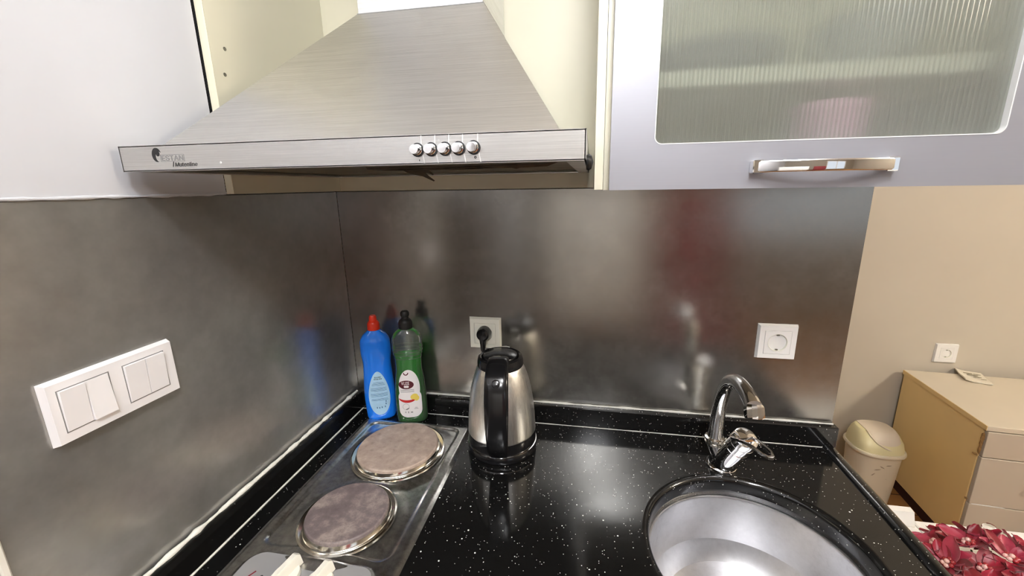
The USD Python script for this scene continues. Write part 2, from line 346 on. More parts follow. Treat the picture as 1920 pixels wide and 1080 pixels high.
# ceiling lamps
for d, nm, lb, look in ((LAMP_KITCHEN, 'ceiling_lamp', 'white globe pendant lamp over the kitchen counter', 'lamp_kitchen_glow'), (LAMP_ROOM, 'ceiling_lamp', 'white globe pendant lamp in the room to the right', 'lamp_room_glow'), (LAMP_HALL, 'ceiling_lamp', 'white globe pendant lamp behind the photographer', 'lamp_hall_glow')):
    x, y, z = d['at']; r = d['r']
    t = Thing(nm, lb, 'lamp', (x, y, z))
    t.part('ceiling_rose', lathe([(0.0, 0.0), (0.05, 0.0), (0.055, 0.01), (0.055, 0.02), (0, 0.02)], (x, y, 2.58)), 'white_plastic')
    t.part('stem', cyl((x, y, z + r * 0.9), (x, y, 2.581), 0.008), 'white_plastic')
    gl_ = trimesh.creation.icosphere(3, r); gl_.apply_translation((x, y, z))
    t.part('globe', gl_, look, True)

# things behind the photographer, seen only as soft reflections
t = Thing('sideboard', 'tall white cupboard behind the photographer', 'cupboard', (0.66, -2.5, 0.0))
t.part('body', bx(0.30, 1.02, -2.75, -2.32, 0.42, 1.46, 0.004), 'door_white', False)
for k in range(2):
    t.part('door', bx(0.303 + 0.359 * k, 0.659 + 0.358 * k, -2.32, -2.30, 0.43, 1.45, 0.003), 'door_white', False)
for k in range(4):
    t.part('leg', cyl((0.34 + 0.64 * (k % 2), -2.70 + 0.34 * (k // 2), 0), (0.34 + 0.64 * (k % 2), -2.70 + 0.34 * (k // 2), 0.42), 0.022), 'door_dark')
t = Thing('armchair', 'dark red upholstered high backed armchair behind the photographer', 'armchair', (1.5, -2.8, 0.0))
t.part('seat', rbx(1.22, 1.78, -2.75, -2.3, 0.14, 0.45, 0.05), 'sofa_red'); t.part('backrest', rbx(1.22, 1.78, -2.9, -2.74, 0.14, 1.45, 0.05), 'sofa_red')
for k in range(4):
    t.part('leg', cyl((1.27 + 0.46 * (k % 2), -2.7 + 0.34 * (k // 2), 0), (1.27 + 0.46 * (k % 2), -2.7 + 0.34 * (k // 2), 0.15), 0.02), 'door_dark')

# ------------------------------------------------------------------ splashbacks
one('splashback_panel', bx(0.0, 1.19, 0.0, 0.0115, 0.90, 1.4875, 0.0006), 'splash_metal', 'dark brushed metal splashback panel on the back wall behind kettle and faucet', 'splashback', False)
one('splashback_panel', bx(-0.0115, 0.0, -0.688, -0.0003, 0.90, 1.4875, 0.0006), 'splash_matte', 'dark brushed metal splashback panel on the left wall around the light switches', 'splashback', False)
ys = np.linspace(-0.69, -0.327, 60)
struct('trim_2', sealed(np.c_[np.full(60, 0.0003), ys, 1.4895 + 0.0012 * (meshkit.fbm(np.c_[ys * 30, ys * 0, ys * 0], 3, 5) - 0.5)], 0.0020, 9, 0.35), 'white_plaster', 'uneven white plaster edge along the bottom of the left wall', 'trim')

# ------------------------------------------------------------------ base cabinet, countertop
t = Thing('base_cabinet', 'base cabinet under the black countertop', 'cabinet', (0.6, -0.3, 0.0))
t.part('carcass', cat(bx(0.004, 0.02, -0.56, -0.002, 0.1, 0.858), bx(1.15, 1.168, -0.56, -0.002, 0.1, 0.858), bx(0.02, 1.15, -0.56, -0.002, 0.1, 0.118), bx(0.02, 1.15, -0.012, -0.002, 0.118, 0.858)), 'cream_laminate', False)
for k in range(3):
    d = t.part('door', bx(0.006 + 0.388 * k, 0.39 + 0.388 * k, -0.58, -0.562, 0.12, 0.855, 0.002), 'base_front', False)
    t.part('handle', tube(spline([(0.15 + 0.388 * k, -0.58, 0.80), (0.16 + 0.388 * k, -0.605, 0.80), (0.24 + 0.388 * k, -0.605, 0.80), (0.25 + 0.388 * k, -0.58, 0.80)], 20), 0.005), 'chrome', parent=d)
t.part('plinth', bx(0.01, 1.165, -0.52, -0.50, 0.0, 0.1), 'black_matte', False)

SX, SY, SR = 0.9203, -0.3365, 0.1866
CT = Thing('countertop', 'polished black granite countertop with white flecks', 'countertop', (0.6, -0.3, 0.86))
slab = extr(shapely.difference(sbox(0.0006, -0.61, 1.176, -0.0005), Point(SX, SY).buffer(SR, 48)), 0.04); slab.apply_translation((0, 0, 0.86))
th = np.linspace(0, PI / 2, 7)
lip = lathe([(SR, 0.86), (SR - 0.012, 0.86)] + [(SR - 0.012, 0.872)] + [(SR - 0.012 * math.cos(a), 0.888 + 0.012 * math.sin(a)) for a in th] , (SX, SY, 0), 192)
CT.part('slab', slab, 'granite', False)
CT.part('sink_rim', lip, 'granite', True)
yy = [(1.165, 0.86), (1.165, 0.8995), (1.1675, 0.9045), (1.172, 0.9082), (1.178, 0.9095), (1.184, 0.9085), (1.1885, 0.905), (1.1905, 0.899), (1.1905, 0.86)]
edge = extr(Polygon(yy), 0.588); edge.apply_transform(np.array([[1, 0, 0, 0], [0, 0, -1, -0.022], [0, 1, 0, 0], [0, 0, 0, 1]], float))
CT.part('edge_rim', edge, 'granite', 40)
CT.part('upstand', cat(bx(0.0205, 1.196, -0.020, -0.0006, 0.9003, 0.951, 0.0025)), 'granite', False)
CT.part('upstand', cat(bx(0.0006, 0.020, -0.61, -0.0006, 0.9003, 0.951, 0.0025)), 'granite', False)
ys = np.linspace(-0.61, -0.02, 90)
CT.part('sealant_bead', sealed(np.c_[np.full(90, 0.0075), ys, np.full(90, 0.9515)], 0.0042, 3, 0.38), 'sealant', label='white sealant bead along the left upstand')
CT.part('sealant_bead', sealed(np.c_[np.full(90, 0.0205), ys, np.full(90, 0.9007)], 0.0019, 4, 0.12), 'sealant')
xs = np.linspace(0.02, 1.19, 120)
CT.part('sealant_bead', sealed(np.c_[xs, np.full(120, -0.0205), np.full(120, 0.9005)], 0.0013, 6, 0.2), 'grey_sealant')
CT.part('sealant_bead', sealed(np.c_[xs, np.full(120, -0.003), np.full(120, 0.951)], 0.0028, 7, 0.35), 'grey_sealant')

# sink bowl, hung under the counter
t = Thing('sink_bowl', 'round stainless steel sink bowl set under the black countertop', 'sink', (SX, SY, 0.70))
prof = [(0.190, 0.8585), (0.176, 0.8585), (0.1725, 0.857), (0.171, 0.853), (0.168, 0.76)] + [(0.168 - 0.028 * (1 - math.cos(a)), 0.752 - 0.028 * math.sin(a)) for a in np.linspace(0, PI / 2, 9)] + [(0.10, 0.7215), (0.052, 0.720), (0.048, 0.716), (0.0, 0.716)]
inner = lathe(prof, (SX, SY, 0), 128)
outer = lathe([(0.190, 0.8575), (0.1735, 0.8575), (0.1715, 0.76), (0.14, 0.722), (0.0, 0.714)], (SX, SY, 0), 96)
t.part('bowl', cat(inner, outer), 'sink_steel', 40)
dr = t.part('drain', lathe([(0.046, 0.7162), (0.045, 0.7185), (0.038, 0.7190), (0.034, 0.7172), (0.0, 0.7172)], (SX, SY, 0), 64), 'chrome')
for k in range(6):
    a = k * PI / 3
    t.part('drain_slot', cyl((SX + 0.022 * math.cos(a), SY + 0.022 * math.sin(a), 0.7172), (SX + 0.022 * math.cos(a), SY + 0.022 * math.sin(a), 0.7176), 0.006, n=12), 'dark_gap', parent=dr)

# ------------------------------------------------------------------ upper cabinet that houses the hood (open carcass)
ZB = 1.489
t = Thing('hood_cabinet', 'open cream cabinet carcass around the range hood', 'cabinet', (0.32, -0.16, ZB))
sp = t.part('side_panel', bx(0.0005, 0.0148, -0.3185, -0.001, ZB, 2.2), 'cream_laminate', False)
t.part('edge_strip', bx(0.0003, 0.0150, -0.3205, -0.3187, ZB, 2.2, 0.0004), 'cream_edge', False, parent=sp)
for z, y in ((1.7282, -0.2986), (1.6863, -0.3068)):
    t.part('screw_hole', lathe([(0.0032, 0.0), (0.0030, 0.0006), (0.0015, 0.0002), (0, 0.0002)], (0.0148, y + 0.009, z), 12, (1, 0, 0)), 'screw_grey', parent=sp)
sp = t.part('side_panel', bx(0.6345, 0.6470, -0.3185, -0.001, ZB - 0.001, 2.2), 'cream_laminate', False)
t.part('edge_strip', bx(0.6343, 0.6470, -0.3205, -0.3187, ZB - 0.001, 2.2, 0.0004), 'cream_edge', False, parent=sp)
t.part('back_panel', bx(0.0150, 0.6345, -0.0035, -0.0005, ZB, 2.2), 'cream_laminate', False)
t.part('gap_filler', bx(-0.0115, -0.0008, -0.3205, -0.3150, ZB + 0.004, 2.2), 'dark_gap', False)

# ------------------------------------------------------------------ range hood
HX0, HX1, HY = 0.0165, 0.6240, -0.4905
Z0, Z1 = 1.5215, 1.5540
H = Thing('range_hood', 'brushed stainless steel pyramid range hood over the hob', 'range hood', (0.316, HY / 2, Z0))
cx0, cx1, cyf, cz = 0.205, 0.4405, -0.185, 1.8025
q = [(0.0415, -0.4615, Z1 - 0.002), (0.597, -0.4615, Z1 - 0.002), (cx1, cyf, cz), (cx0, cyf, cz), (0.0415, -0.012, Z1 - 0.002), (0.597, -0.012, Z1 - 0.002), (cx1, -0.012, cz), (cx0, -0.012, cz)]
pts = np.array(q)
can = trimesh.Trimesh(pts, [(0, 1, 2), (0, 2, 3), (1, 5, 6), (1, 6, 2), (4, 0, 3), (4, 3, 7)], process=False)
H.part('canopy', can, 'hood_steel', False)
body = shapely.difference(sbox(HX0, HY, HX1, -0.006), sbox(HX0 + 0.022, HY + 0.022, HX1 - 0.022, -0.03))
lipm = cat(extr(body, 0.0015, trimesh.transformations.translation_matrix((0, 0, Z0))), bx(HX0, HX1, HY, HY + 0.0016, Z0, Z1, 0.0005), bx(HX0, HX0 + 0.0016, HY, -0.006, Z0, Z1), bx(HX1 - 0.0016, HX1, HY, -0.006, Z0, Z1),
           extr(shapely.difference(sbox(HX0, HY, HX1, -0.006), sbox(0.0415, -0.4615, 0.597, -0.012)), 0.0015, trimesh.transformations.translation_matrix((0, 0, Z1 - 0.0015))))
H.part('fascia', lipm, 'hood_steel', False)
H.part('filter', bx(HX0 + 0.015, HX1 - 0.015, HY + 0.02, -0.02, Z0 + 0.006, Z0 + 0.012), 'hood_filter', False, label='dark greasy filter panel on the underside')
H.part('chimney', cat(bx(cx0 + 0.0008, cx1 - 0.0008, cyf + 0.0008, -0.006, cz - 0.0012, 2.595, 0.0008)), 'hood_steel', False)
H.part('chimney_seam', bx(cx0 - 0.0004, cx1 + 0.0004, cyf - 0.0004, -0.006, cz - 0.0002, cz + 0.0008), 'print_grey', False)
for k, (x, z) in enumerate(((0.4335, 1.5375), (0.4500, 1.5376), (0.4665, 1.5377), (0.4826, 1.5378), (0.5000, 1.5382))):
    b = H.part('push_button', lathe([(0.0062, 0.0), (0.0062, 0.0028), (0.0056, 0.0030), (0.0054, 0.0032), (0.0054, 0.011), (0.0050, 0.0122), (0.0, 0.0124)], (x, HY, z), 24, (0, -1, 0)), 'chrome')
    H.part('button_ring', lathe([(0.0078, 0.0), (0.0078, 0.0012), (0.0064, 0.0014), (0.0064, 0.0)], (x, HY, z), 24, (0, -1, 0)), 'print_black', parent=b)
    g = shapely.union_all([Polygon([(x + 0.0046, Z1 - 0.0008), (x + 0.0056, Z1 - 0.0008), (x + 0.0052, z + 0.005), (x + 0.0040, z + 0.005)]), Polygon([(x + 0.0052, z - 0.005), (x + 0.0062, z - 0.005), (x + 0.0082, Z0 + 0.0010), (x + 0.0070, Z0 + 0.0010)])])
    H.part('button_divider', extr(g, 0.0003, to_xz(HY)), 'print_light', False)
    if k in (0, 4):
        H.part('button_mark', extr(shapely.difference(Point(x + 0.0015, z - 0.0105).buffer(0.0014), Point(x + 0.0015, z - 0.0105).buffer(0.0006)) if k else sbox(x + 0.001, z - 0.0125, x + 0.0018, z - 0.0105), 0.0002, to_xz(HY)), 'print_black', False)
# emblem: a thick crescent with a small disc, and the two lines of lettering
cxl, czl = 0.0775, 1.5417
cres = shapely.difference(Point(0, 0).buffer(0.0088, 24), Point(0.0040, -0.0022).buffer(0.0066, 24))
cres = shapely.difference(cres, Polygon([(0.002, -0.0012), (0.02, 0.004), (0.02, -0.02), (0.0065, -0.02)]))
eye = affinity.scale(Point(0.0022, 0.0018).buffer(0.0034, 16), 1.0, 1.05)
emb = affinity.translate(affinity.scale(shapely.union_all([cres, eye]), 0.82, 1.0, origin=(0, 0)), cxl - 0.0025, czl)
H.part('emblem', extr(emb, 0.0003, to_xz(HY)), 'print_black', False)
def words(s, h, bold=False, slant=0.0, d=0.0003):
    m = meshkit.text_mesh(s, h, d, bold)
    if slant:
        S = np.eye(4); S[0, 1] = slant; m.apply_transform(S)
    return m
def place_xz(m, x, z, y, w=None):
    m = m.copy()
    if w: m.apply_scale((w / (m.bounds[1][0] - m.bounds[0][0]), 1, 1))
    m.apply_translation((-m.bounds[0][0], 0, 0)); m.apply_transform(to_xz(y)); m.apply_translation((x, 0, z)); return m
H.part('logo_shadow', extr(shapely.difference(rrect(0.0800, 1.5330, 0.1165, 1.5420, 0.0006), rrect(0.0807, 1.5336, 0.1158, 1.5414, 0.0004)), 0.0002, to_xz(HY)), 'print_grey', False)
H.part('logo_text', place_xz(words('ESTAN', 0.0062, True), 0.0817, 1.5344, HY, 0.0330), 'print_grey', False)
H.part('logo_text', place_xz(words('Mutenline', 0.0050, False, 0.25), 0.1002, 1.5268, HY, 0.034), 'print_black', False)
H.part('logo_stroke', extr(Polygon([(0.0964, 1.5266), (0.0973, 1.5266), (0.0993, 1.5329), (0.0984, 1.5329)]), 0.0003, to_xz(HY)), 'print_black', False)
H.part('rubber_plug', lathe([(0.0, 0.0), (0.0085, 0.0), (0.0095, 0.003), (0.0075, 0.006), (0.0030, 0.0075), (0.0, 0.008)], (HX1, -0.445, 1.5215), 20, (1, 0, 0)), 'black_matte')
H.part('rivet', lathe([(0.0016, 0), (0.0014, 0.0004), (0, 0.0006)], (0.169, HY, 1.530), 12, (0, -1, 0)), 'print_light')
# torn strip of foil hanging under the hood
def scrap(pts, thick=0.0009, y=-0.36, wav=0.006, seed=1):
    pl = Polygon(pts)
    m = extr(pl, thick, to_xz(y)); m = m.subdivide().subdivide()
    n = meshkit.fbm(m.vertices * 60, 3, seed) - 0.5
    m.vertices[:, 1] += n * wav + (Z0 - m.vertices[:, 2]) * 0.4
    return m
H.part('foil_scrap', scrap([(0.350, 1.5265), (0.352, 1.5205), (0.362, 1.5155), (0.372, 1.5135), (0.382, 1.5115), (0.389, 1.5080), (0.397, 1.5040), (0.3985, 1.5055), (0.392, 1.5110), (0.387, 1.5165), (0.392, 1.5165), (0.398, 1.5128), (0.3992, 1.5145), (0.394, 1.5195), (0.388, 1.5265)]), 'foil_brown', 50)
H.part('foil_scrap', scrap([(0.300, 1.5262), (0.302, 1.5222), (0.33, 1.5204), (0.36, 1.5200), (0.44, 1.5196), (0.52, 1.5202), (0.526, 1.5188), (0.532, 1.5200), (0.57, 1.5212), (0.585, 1.5262)], seed=3, y=-0.372), 'foil_brown', 50)

# ------------------------------------------------------------------ right upper cabinet with the ribbed glass door
DX0, DX1, DZ0, DZ1, DY = 0.6553, 1.19, 1.4875, 2.06, -0.342
K = Thing('wall_cabinet', 'wall cabinet with a brushed metal framed ribbed glass door', 'cabinet', (0.92, -0.17, DZ0))
K.part('side_panel', bx(0.6475, 0.6635, -0.3195, -0.001, DZ0, 2.06), 'cream_laminate', False)
K.part('side_panel', bx(1.172, 1.188, -0.3195, -0.001, DZ0, 2.06), 'cream_laminate', False)
K.part('bottom_panel', bx(0.6635, 1.172, -0.3195, -0.001, DZ0, 1.5035), 'cream_inside', False)
K.part('top_panel', bx(0.6635, 1.172, -0.3195, -0.001, 2.044, 2.06), 'cream_inside', False)
K.part('back_panel', bx(0.6635, 1.172, -0.006, -0.001, 1.5035, 2.044), 'cream_inside', False)
K.part('shelf', bx(0.664, 1.1715, -0.300, -0.006, 1.628, 1.648), 'shelf_white', False)
ox0, ox1, oz0, oz1 = 0.7137, 1.1175, 1.5478, 2.0
D = K.part('door_frame', extr(shapely.difference(rrect(DX0, DZ0, DX1, DZ1, 0.001), rrect(ox0, oz0, ox1, oz1, 0.010)), 0.020, to_xz(-0.322)), 'door_steel', False)
fr = shapely.difference(rrect(ox0 - 0.0002, oz0 - 0.0002, ox1 + 0.0002, oz1 + 0.0002, 0.0102), rrect(ox0 + 0.0011, oz0 + 0.0011, ox1 - 0.0011, oz1 - 0.0011, 0.0090))
K.part('pane_bead', extr(fr, 0.0205, to_xz(-0.322)), 'print_light', False, parent=D)
K.part('glass_pane', bx(ox0 - 0.001, ox1 + 0.001, -0.3345, -0.3305, oz0 - 0.001, oz1 + 0.001), 'ribbed_glass', False, label='vertically ribbed translucent glass pane')
nr = 75; ribs = []
for k in range(nr):
    x = ox0 + (ox1 - ox0) * (k + 0.5) / nr
    ribs.append(hull(*[(x + dx, -0.3346 - dy, z) for dx, dy in ((-0.0013, 0), (-0.0008, 0.0007), (0, 0.0010), (0.0008, 0.0007), (0.0013, 0)) for z in (oz0, oz1)]))
g_ = usdkit.mesh(stage, K.path + '/glass_rib', cat(*ribs).apply_translation(-K.base), LOOKS['rib_glass'], smooth=False); g_.GetPrim().SetCustomDataByKey('kind', 'stuff')
# bow handle
hz, hx0, hx1 = 1.5152, 0.8375, 1.0045
hp = spline([(hx0 + 0.006, DY - 0.011, hz), (hx0 + 0.03, DY - 0.020, hz), ((hx0 + hx1) / 2, DY - 0.030, hz), (hx1 - 0.03, DY - 0.020, hz), (hx1 - 0.006, DY - 0.011, hz)], 33)
sec = []
for P in hp:
    w2, d2 = 0.0072, 0.0035
    sec.append([P + np.array([0, sy * d2, sz * w2]) for sy, sz in ((-0.7, -1), (-1, -0.7), (-1, 0.7), (-0.7, 1), (0.7, 1), (1, 0.7), (1, -0.7), (0.7, -1))])
hd = K.part('handle', rings(sec), 'chrome', 40, parent=D)
for x in (hx0, hx1 - 0.0135):
    K.part('handle_foot', bx(x, x + 0.0135, DY - 0.0145, DY - 0.0002, hz - 0.0085, hz + 0.0085, 0.0012), 'chrome', False, parent=D)
# inside the cabinet
t = Thing('storage_box', 'pale pink tub seen blurred through the ribbed glass door', 'tub', (0.962, -0.262, 1.5037))
t.part('tub', lathe([(0.0, 0.0), (0.040, 0.0), (0.042, 0.004), (0.045, 0.085), (0.0445, 0.088), (0.0, 0.088)], (0.962, -0.262, 1.5037), 40), 'pink_box')
t.part('lid', lathe([(0.0462, 0.084), (0.0468, 0.086), (0.0462, 0.096), (0.044, 0.099), (0.0, 0.100)], (0.962, -0.262, 1.5037), 40), 'pink_box')
t = Thing('plate_stack', 'stack of grey dishes on the shelf behind ribbed glass', 'dishes', (0.82, -0.16, 1.6482))
for k in range(6):
    t.part('plate', lathe([(0.0, 0.0), (0.055, 0.0), (0.105, 0.010), (0.106, 0.012), (0.055, 0.004), (0.0, 0.004)], (0.82, -0.16, 1.6482 + k * 0.0085), 48), 'grey_dish')
t = Thing('bowl_stack', 'stack of grey bowls on the right of the glass cabinet shelf', 'bowls', (1.04, -0.16, 1.6482))
for k in range(3):
    t.part('bowl', lathe([(0.0, 0.0), (0.035, 0.0), (0.062, 0.022), (0.075, 0.055), (0.073, 0.055), (0.060, 0.025), (0.033, 0.005), (0.0, 0.005)], (1.04, -0.16, 1.6482 + k * 0.014), 48), 'grey_dish')

# ------------------------------------------------------------------ sockets and switches
def socket(x0, z0, y, label, plugged=False, s=0.082, look='white_plastic'):
    """plate's lower left corner at x0, z0 on the wall face y"""
    c = (x0 + s / 2, z0 + s / 2)
    t = Thing('wall_socket', label, 'socket', (c[0], y, c[1]))
    hole = Point(*c).buffer(0.0195, 32)
    fr = hull(*[(x0 + i, y - 0.0002, z0 + j) for i in (0, s) for j in (0, s)], *[(x0 + 0.003 + i, y - 0.0095, z0 + 0.003 + j) for i in (0, s - 0.006) for j in (0, s - 0.006)])
    well = tm(m3.Manifold.cylinder(0.03, 0.0195, 0.0195, 48).rotate((90, 0, 0)).translate((c[0], y - 0.004, c[1])))
    def M(q): return m3.Manifold(m3.Mesh(np.asarray(q.vertices, np.float32), np.asarray(q.faces, np.uint32)))
    sq = bx(c[0] - 0.0275, c[0] + 0.0275, y - 0.03, y - 0.0065, c[1] - 0.0275, c[1] + 0.0275)
    t.part('plate', tm(M(fr) - M(sq)), look, False)
    ins = tm(M(bx(c[0] - 0.0271, c[0] + 0.0271, y - 0.0100, y - 0.0066, c[1] - 0.0271, c[1] + 0.0271, 0.0006)) - M(well))
    t.part('insert', ins, look, False)
    t.part('well_rim', lathe([(0.0200, 0.0098), (0.0206, 0.0106), (0.0196, 0.0106), (0.0190, 0.0096), (0.0188, 0.0046), (0.0, 0.0044)], (c[0], y, c[1]), 48, (0, -1, 0)), 'ivory_plastic')
    if not plugged:
        for dx in (-0.0095, 0.0095):
            t.part('pin_hole', cyl((c[0] + dx, y - 0.0044, c[1]), (c[0] + dx, y - 0.0050, c[1]), 0.0029, n=16), 'dark_gap', False)
        t.part('fixing_screw', cyl((c[0], y - 0.0044, c[1]), (c[0], y - 0.0049, c[1]), 0.0023, n=16), 'screw_grey', False)
        for dz in (-1, 1):
            t.part('earth_clip', bx(c[0] - 0.0025, c[0] + 0.0025, y - 0.0095, y - 0.0045, c[1] + dz * 0.0172 - 0.0012, c[1] + dz * 0.0172 + 0.0012), 'screw_grey', False)
    return t
socket(0.333, 1.1739 - 0.082, 0.0, 'white square wall socket behind the kettle with a black plug in it', True, look='ivory_plastic')
socket(1.0072, 1.1866 - 0.082, 0.0, 'white square wall socket on the splashback to the right above the faucet')
socket(2.270, 0.637, FAR, 'small white wall socket on the beige wall above the dresser', s=0.094)

t = Thing('light_switch', 'white double frame with four light switch rockers on the left splashback', 'light switch', (0.0, -0.549, 1.237))
y0, y1, z0, z1 = -0.6254, -0.4724, 1.1961, 1.2781
t.part('frame', hull(*[(0.0003, a, b) for a in (y0, y1) for b in (z0, z1)], *[(0.0100, a, b) for a in (y0 + 0.0028, y1 - 0.0028) for b in (z0 + 0.0028, z1 - 0.0028)]), 'switch_plastic', False)
for yc, tilt in ((-0.5868, 1), (-0.5155, 0)):
    t.part('rocker_surround', extr(shapely.difference(sbox(yc - 0.0278, 1.2106, yc + 0.0278, 1.2662), sbox(yc - 0.0268, 1.2116, yc + 0.0268, 1.2652)), 0.0004, to_yz(0.0100)), 'print_grey', False)
    for k in (0, 1):
        a, b = yc - 0.0266 + 0.0268 * k, yc - 0.0002 + 0.0266 * k
        up, dn = (0.0135, 0.0112) if not (tilt and k) else (0.0108, 0.0142)
        t.part('rocker', hull(*[(0.0098, q, r) for q in (a, b) for r in (1.2118, 1.2650)], (up, a + 0.0004, 1.2646), (up, b - 0.0004, 1.2646), (dn, a + 0.0004, 1.2122), (dn, b - 0.0004, 1.2122)), 'switch_plastic', False)

# ------------------------------------------------------------------ hob
HB = Thing('hob', 'two plate stainless steel electric hob set in the countertop', 'hob', (0.204, -0.32, 0.9))
ax0, ax1, ay0, ay1 = 0.0605, 0.3475, -0.578, -0.068
gx, gy = np.linspace(ax0, ax1, 116), np.linspace(ay0, ay1, 206)
X, Y = np.meshgrid(gx, gy)
def sdrr(X, Y, x0, x1, y0, y1, r):
    dx, dy = np.abs(X - (x0 + x1) / 2) - (x1 - x0) / 2 + r, np.abs(Y - (y0 + y1) / 2) - (y1 - y0) / 2 + r
    return np.hypot(np.maximum(dx, 0), np.maximum(dy, 0)) + np.minimum(np.maximum(dx, dy), 0) - r
sm = lambda a, b, x: np.clip((x - a) / (b - a), 0, 1) ** 2 * (3 - 2 * np.clip((x - a) / (b - a), 0, 1))
outd = -sdrr(X, Y, ax0, ax1, ay0, ay1, 0.012)
Z = 0.9006 + 0.0056 * sm(-0.002, 0.010, outd)
Z -= 0.0048 * sm(0.0, 0.006, -sdrr(X, Y, 0.083, 0.324, -0.462, -0.083, 0.022))
Z += 0.0030 * sm(0.0, 0.006, -sdrr(X, Y, 0.088, 0.319, -0.566, -0.474, 0.030))
for (ux, uy, ur) in ((0.2105, -0.192, 0.105), (0.207, -0.388, 0.0875)):
    Z += 0.0045 * (1 - sm(ur - 0.004, ur + 0.026, np.hypot(X - ux, Y - uy)))
nx, ny = len(gx), len(gy)
I = np.arange(nx * ny).reshape(ny, nx)
top = np.c_[X.ravel(), Y.ravel(), Z.ravel()]
F = np.vstack([np.c_[I[:-1, :-1].ravel(), I[:-1, 1:].ravel(), I[1:, 1:].ravel()], np.c_[I[:-1, :-1].ravel(), I[1:, 1:].ravel(), I[1:, :-1].ravel()]])
loop = np.r_[I[0, :], I[1:, -1], I[-1, -2::-1], I[-2:0:-1, 0]]
v2 = top[loop].copy(); v2[:, 2] = 0.9003
n0, L = len(top), len(loop)
S2 = [(loop[i], n0 + i, n0 + (i + 1) % L) for i in range(L)] + [(loop[i], n0 + (i + 1) % L, loop[(i + 1) % L]) for i in range(L)]
HB.part('top_plate', trimesh.Trimesh(np.vstack([top, v2]), np.vstack([F, S2]), process=False), 'hob_steel', 40)
for (ux, uy, pr, rr, lk, lb) in ((0.2105, -0.192, 0.0895, 0.1030, 'hotplate_tan', 'rear cast hotplate worn to a pale tan'), (0.207, -0.388, 0.0725, 0.0855, 'hotplate_worn', 'front cast hotplate worn dark with pale stains')):
    c = (ux, uy, 0.9)
    b = HB.part('hotplate', lathe([(pr - 0.010, 0.0085), (pr - 0.001, 0.0135), (pr, 0.015), (pr, 0.0218), (pr - 0.0015, 0.0238), (pr - 0.004, 0.0246), (0.034, 0.0240), (0.030, 0.0233), (0.0, 0.0230)], c, 96), lk, 40, label=lb)
    HB.part('trim_ring', lathe([(rr + 0.001, 0.0082), (rr, 0.0112), (rr - 0.003, 0.0124), (rr - 0.006, 0.0112), (pr + 0.004, 0.0100), (pr + 0.002, 0.0115), (pr - 0.0002, 0.0180), (pr - 0.003, 0.0182)], c, 96), 'ring_chrome', 40, parent=b)
HB.part('control_panel', extr(rrect(0.094, -0.562, 0.313, -0.4775, 0.026), 0.0004, trimesh.transformations.translation_matrix((0, 0, 0.9091))), 'control_panel', False)
for x, y in ((0.178, -0.512), (0.236, -0.514)):
    kb = HB.part('control_knob', lathe([(0.0, 0.9095), (0.021, 0.9095), (0.0215, 0.911), (0.0205, 0.914), (0.0195, 0.9155), (0.0, 0.916)], (x, y, 0), 40), 'knob_cream')
    g = hull(*[(x + sx * w2, y + sy, z) for (z, w2, l) in ((0.912, 0.0085, 0.026), (0.928, 0.0062, 0.0245), (0.9315, 0.0040, 0.020)) for sx in (-1, 1) for sy in (-l, l)], (x, y + 0.0285, 0.914), (x, y + 0.0275, 0.926), (x, y - 0.0285, 0.914), (x, y - 0.0275, 0.926))
    g.apply_transform(trimesh.transformations.rotation_matrix(math.radians(-8), (0, 0, 1), (x, y, 0)))
    HB.part('grip', g, 'knob_cream', 25, parent=kb)
tk = trimesh.transformations.translation_matrix((0, 0, 0.9094))
HB.part('printed_mark', extr(affinity.rotate(sbox(0.120, -0.5225, 0.1225, -0.5105), -28), 0.0002, tk), 'print_red', False)
HB.part('printed_mark', extr(Point(0.1395, -0.5185).buffer(0.0026), 0.0002, tk), 'print_black', False)

# ------------------------------------------------------------------ kettle
kx, ky = 0.4375, -0.118
KT = Thing('kettle', 'stainless steel electric kettle with black handle and lid', 'kettle', (kx, ky, 0.9))
KT.part('power_base', lathe([(0.0, 0.0), (0.079, 0.0), (0.081, 0.003), (0.081, 0.012), (0.078, 0.0165), (0.072, 0.018), (0.0, 0.018)], (kx, ky, 0.9003), 72), 'black_plastic')
KT.part('chrome_ring', lathe([(0.0790, 0.0172), (0.0806, 0.0180), (0.0806, 0.0196), (0.0785, 0.0202), (0.0765, 0.0195)], (kx, ky, 0.9), 72), 'chrome')
KT.part('base_ring', lathe([(0.0735, 0.018), (0.0775, 0.0195), (0.079, 0.024), (0.0785, 0.040), (0.0775, 0.0455), (0.0, 0.0455)], (kx, ky, 0.9), 72), 'black_plastic')
kz = [(0.0775, 0.0455), (0.0785, 0.047), (0.0783, 0.050), (0.0776, 0.060), (0.0765, 0.085), (0.0738, 0.115), (0.0693, 0.145), (0.0630, 0.172), (0.0560, 0.193), (0.0505, 0.204), (0.048, 0.207)]
KT.part('body', lathe(kz, (kx, ky, 0.9), 96), 'kettle_steel', 60)
KT.part('collar', lathe([(0.0505, 0.203), (0.0520, 0.206), (0.0515, 0.216), (0.0495, 0.2235), (0.0455, 0.2265), (0.0420, 0.2245), (0.0405, 0.219), (0.0, 0.219)], (kx, ky, 0.9), 72), 'black_plastic')
ld = KT.part('lid', lathe([(0.0400, 0.219), (0.0405, 0.2225), (0.0380, 0.2275), (0.0300, 0.2310), (0.0150, 0.2330), (0.0, 0.2335)], (kx, ky, 0.9), 64), 'black_plastic')
ang = math.radians(7); dr = np.array([math.sin(ang), -math.cos(ang), 0]); sd = np.array([math.cos(ang), math.sin(ang), 0])
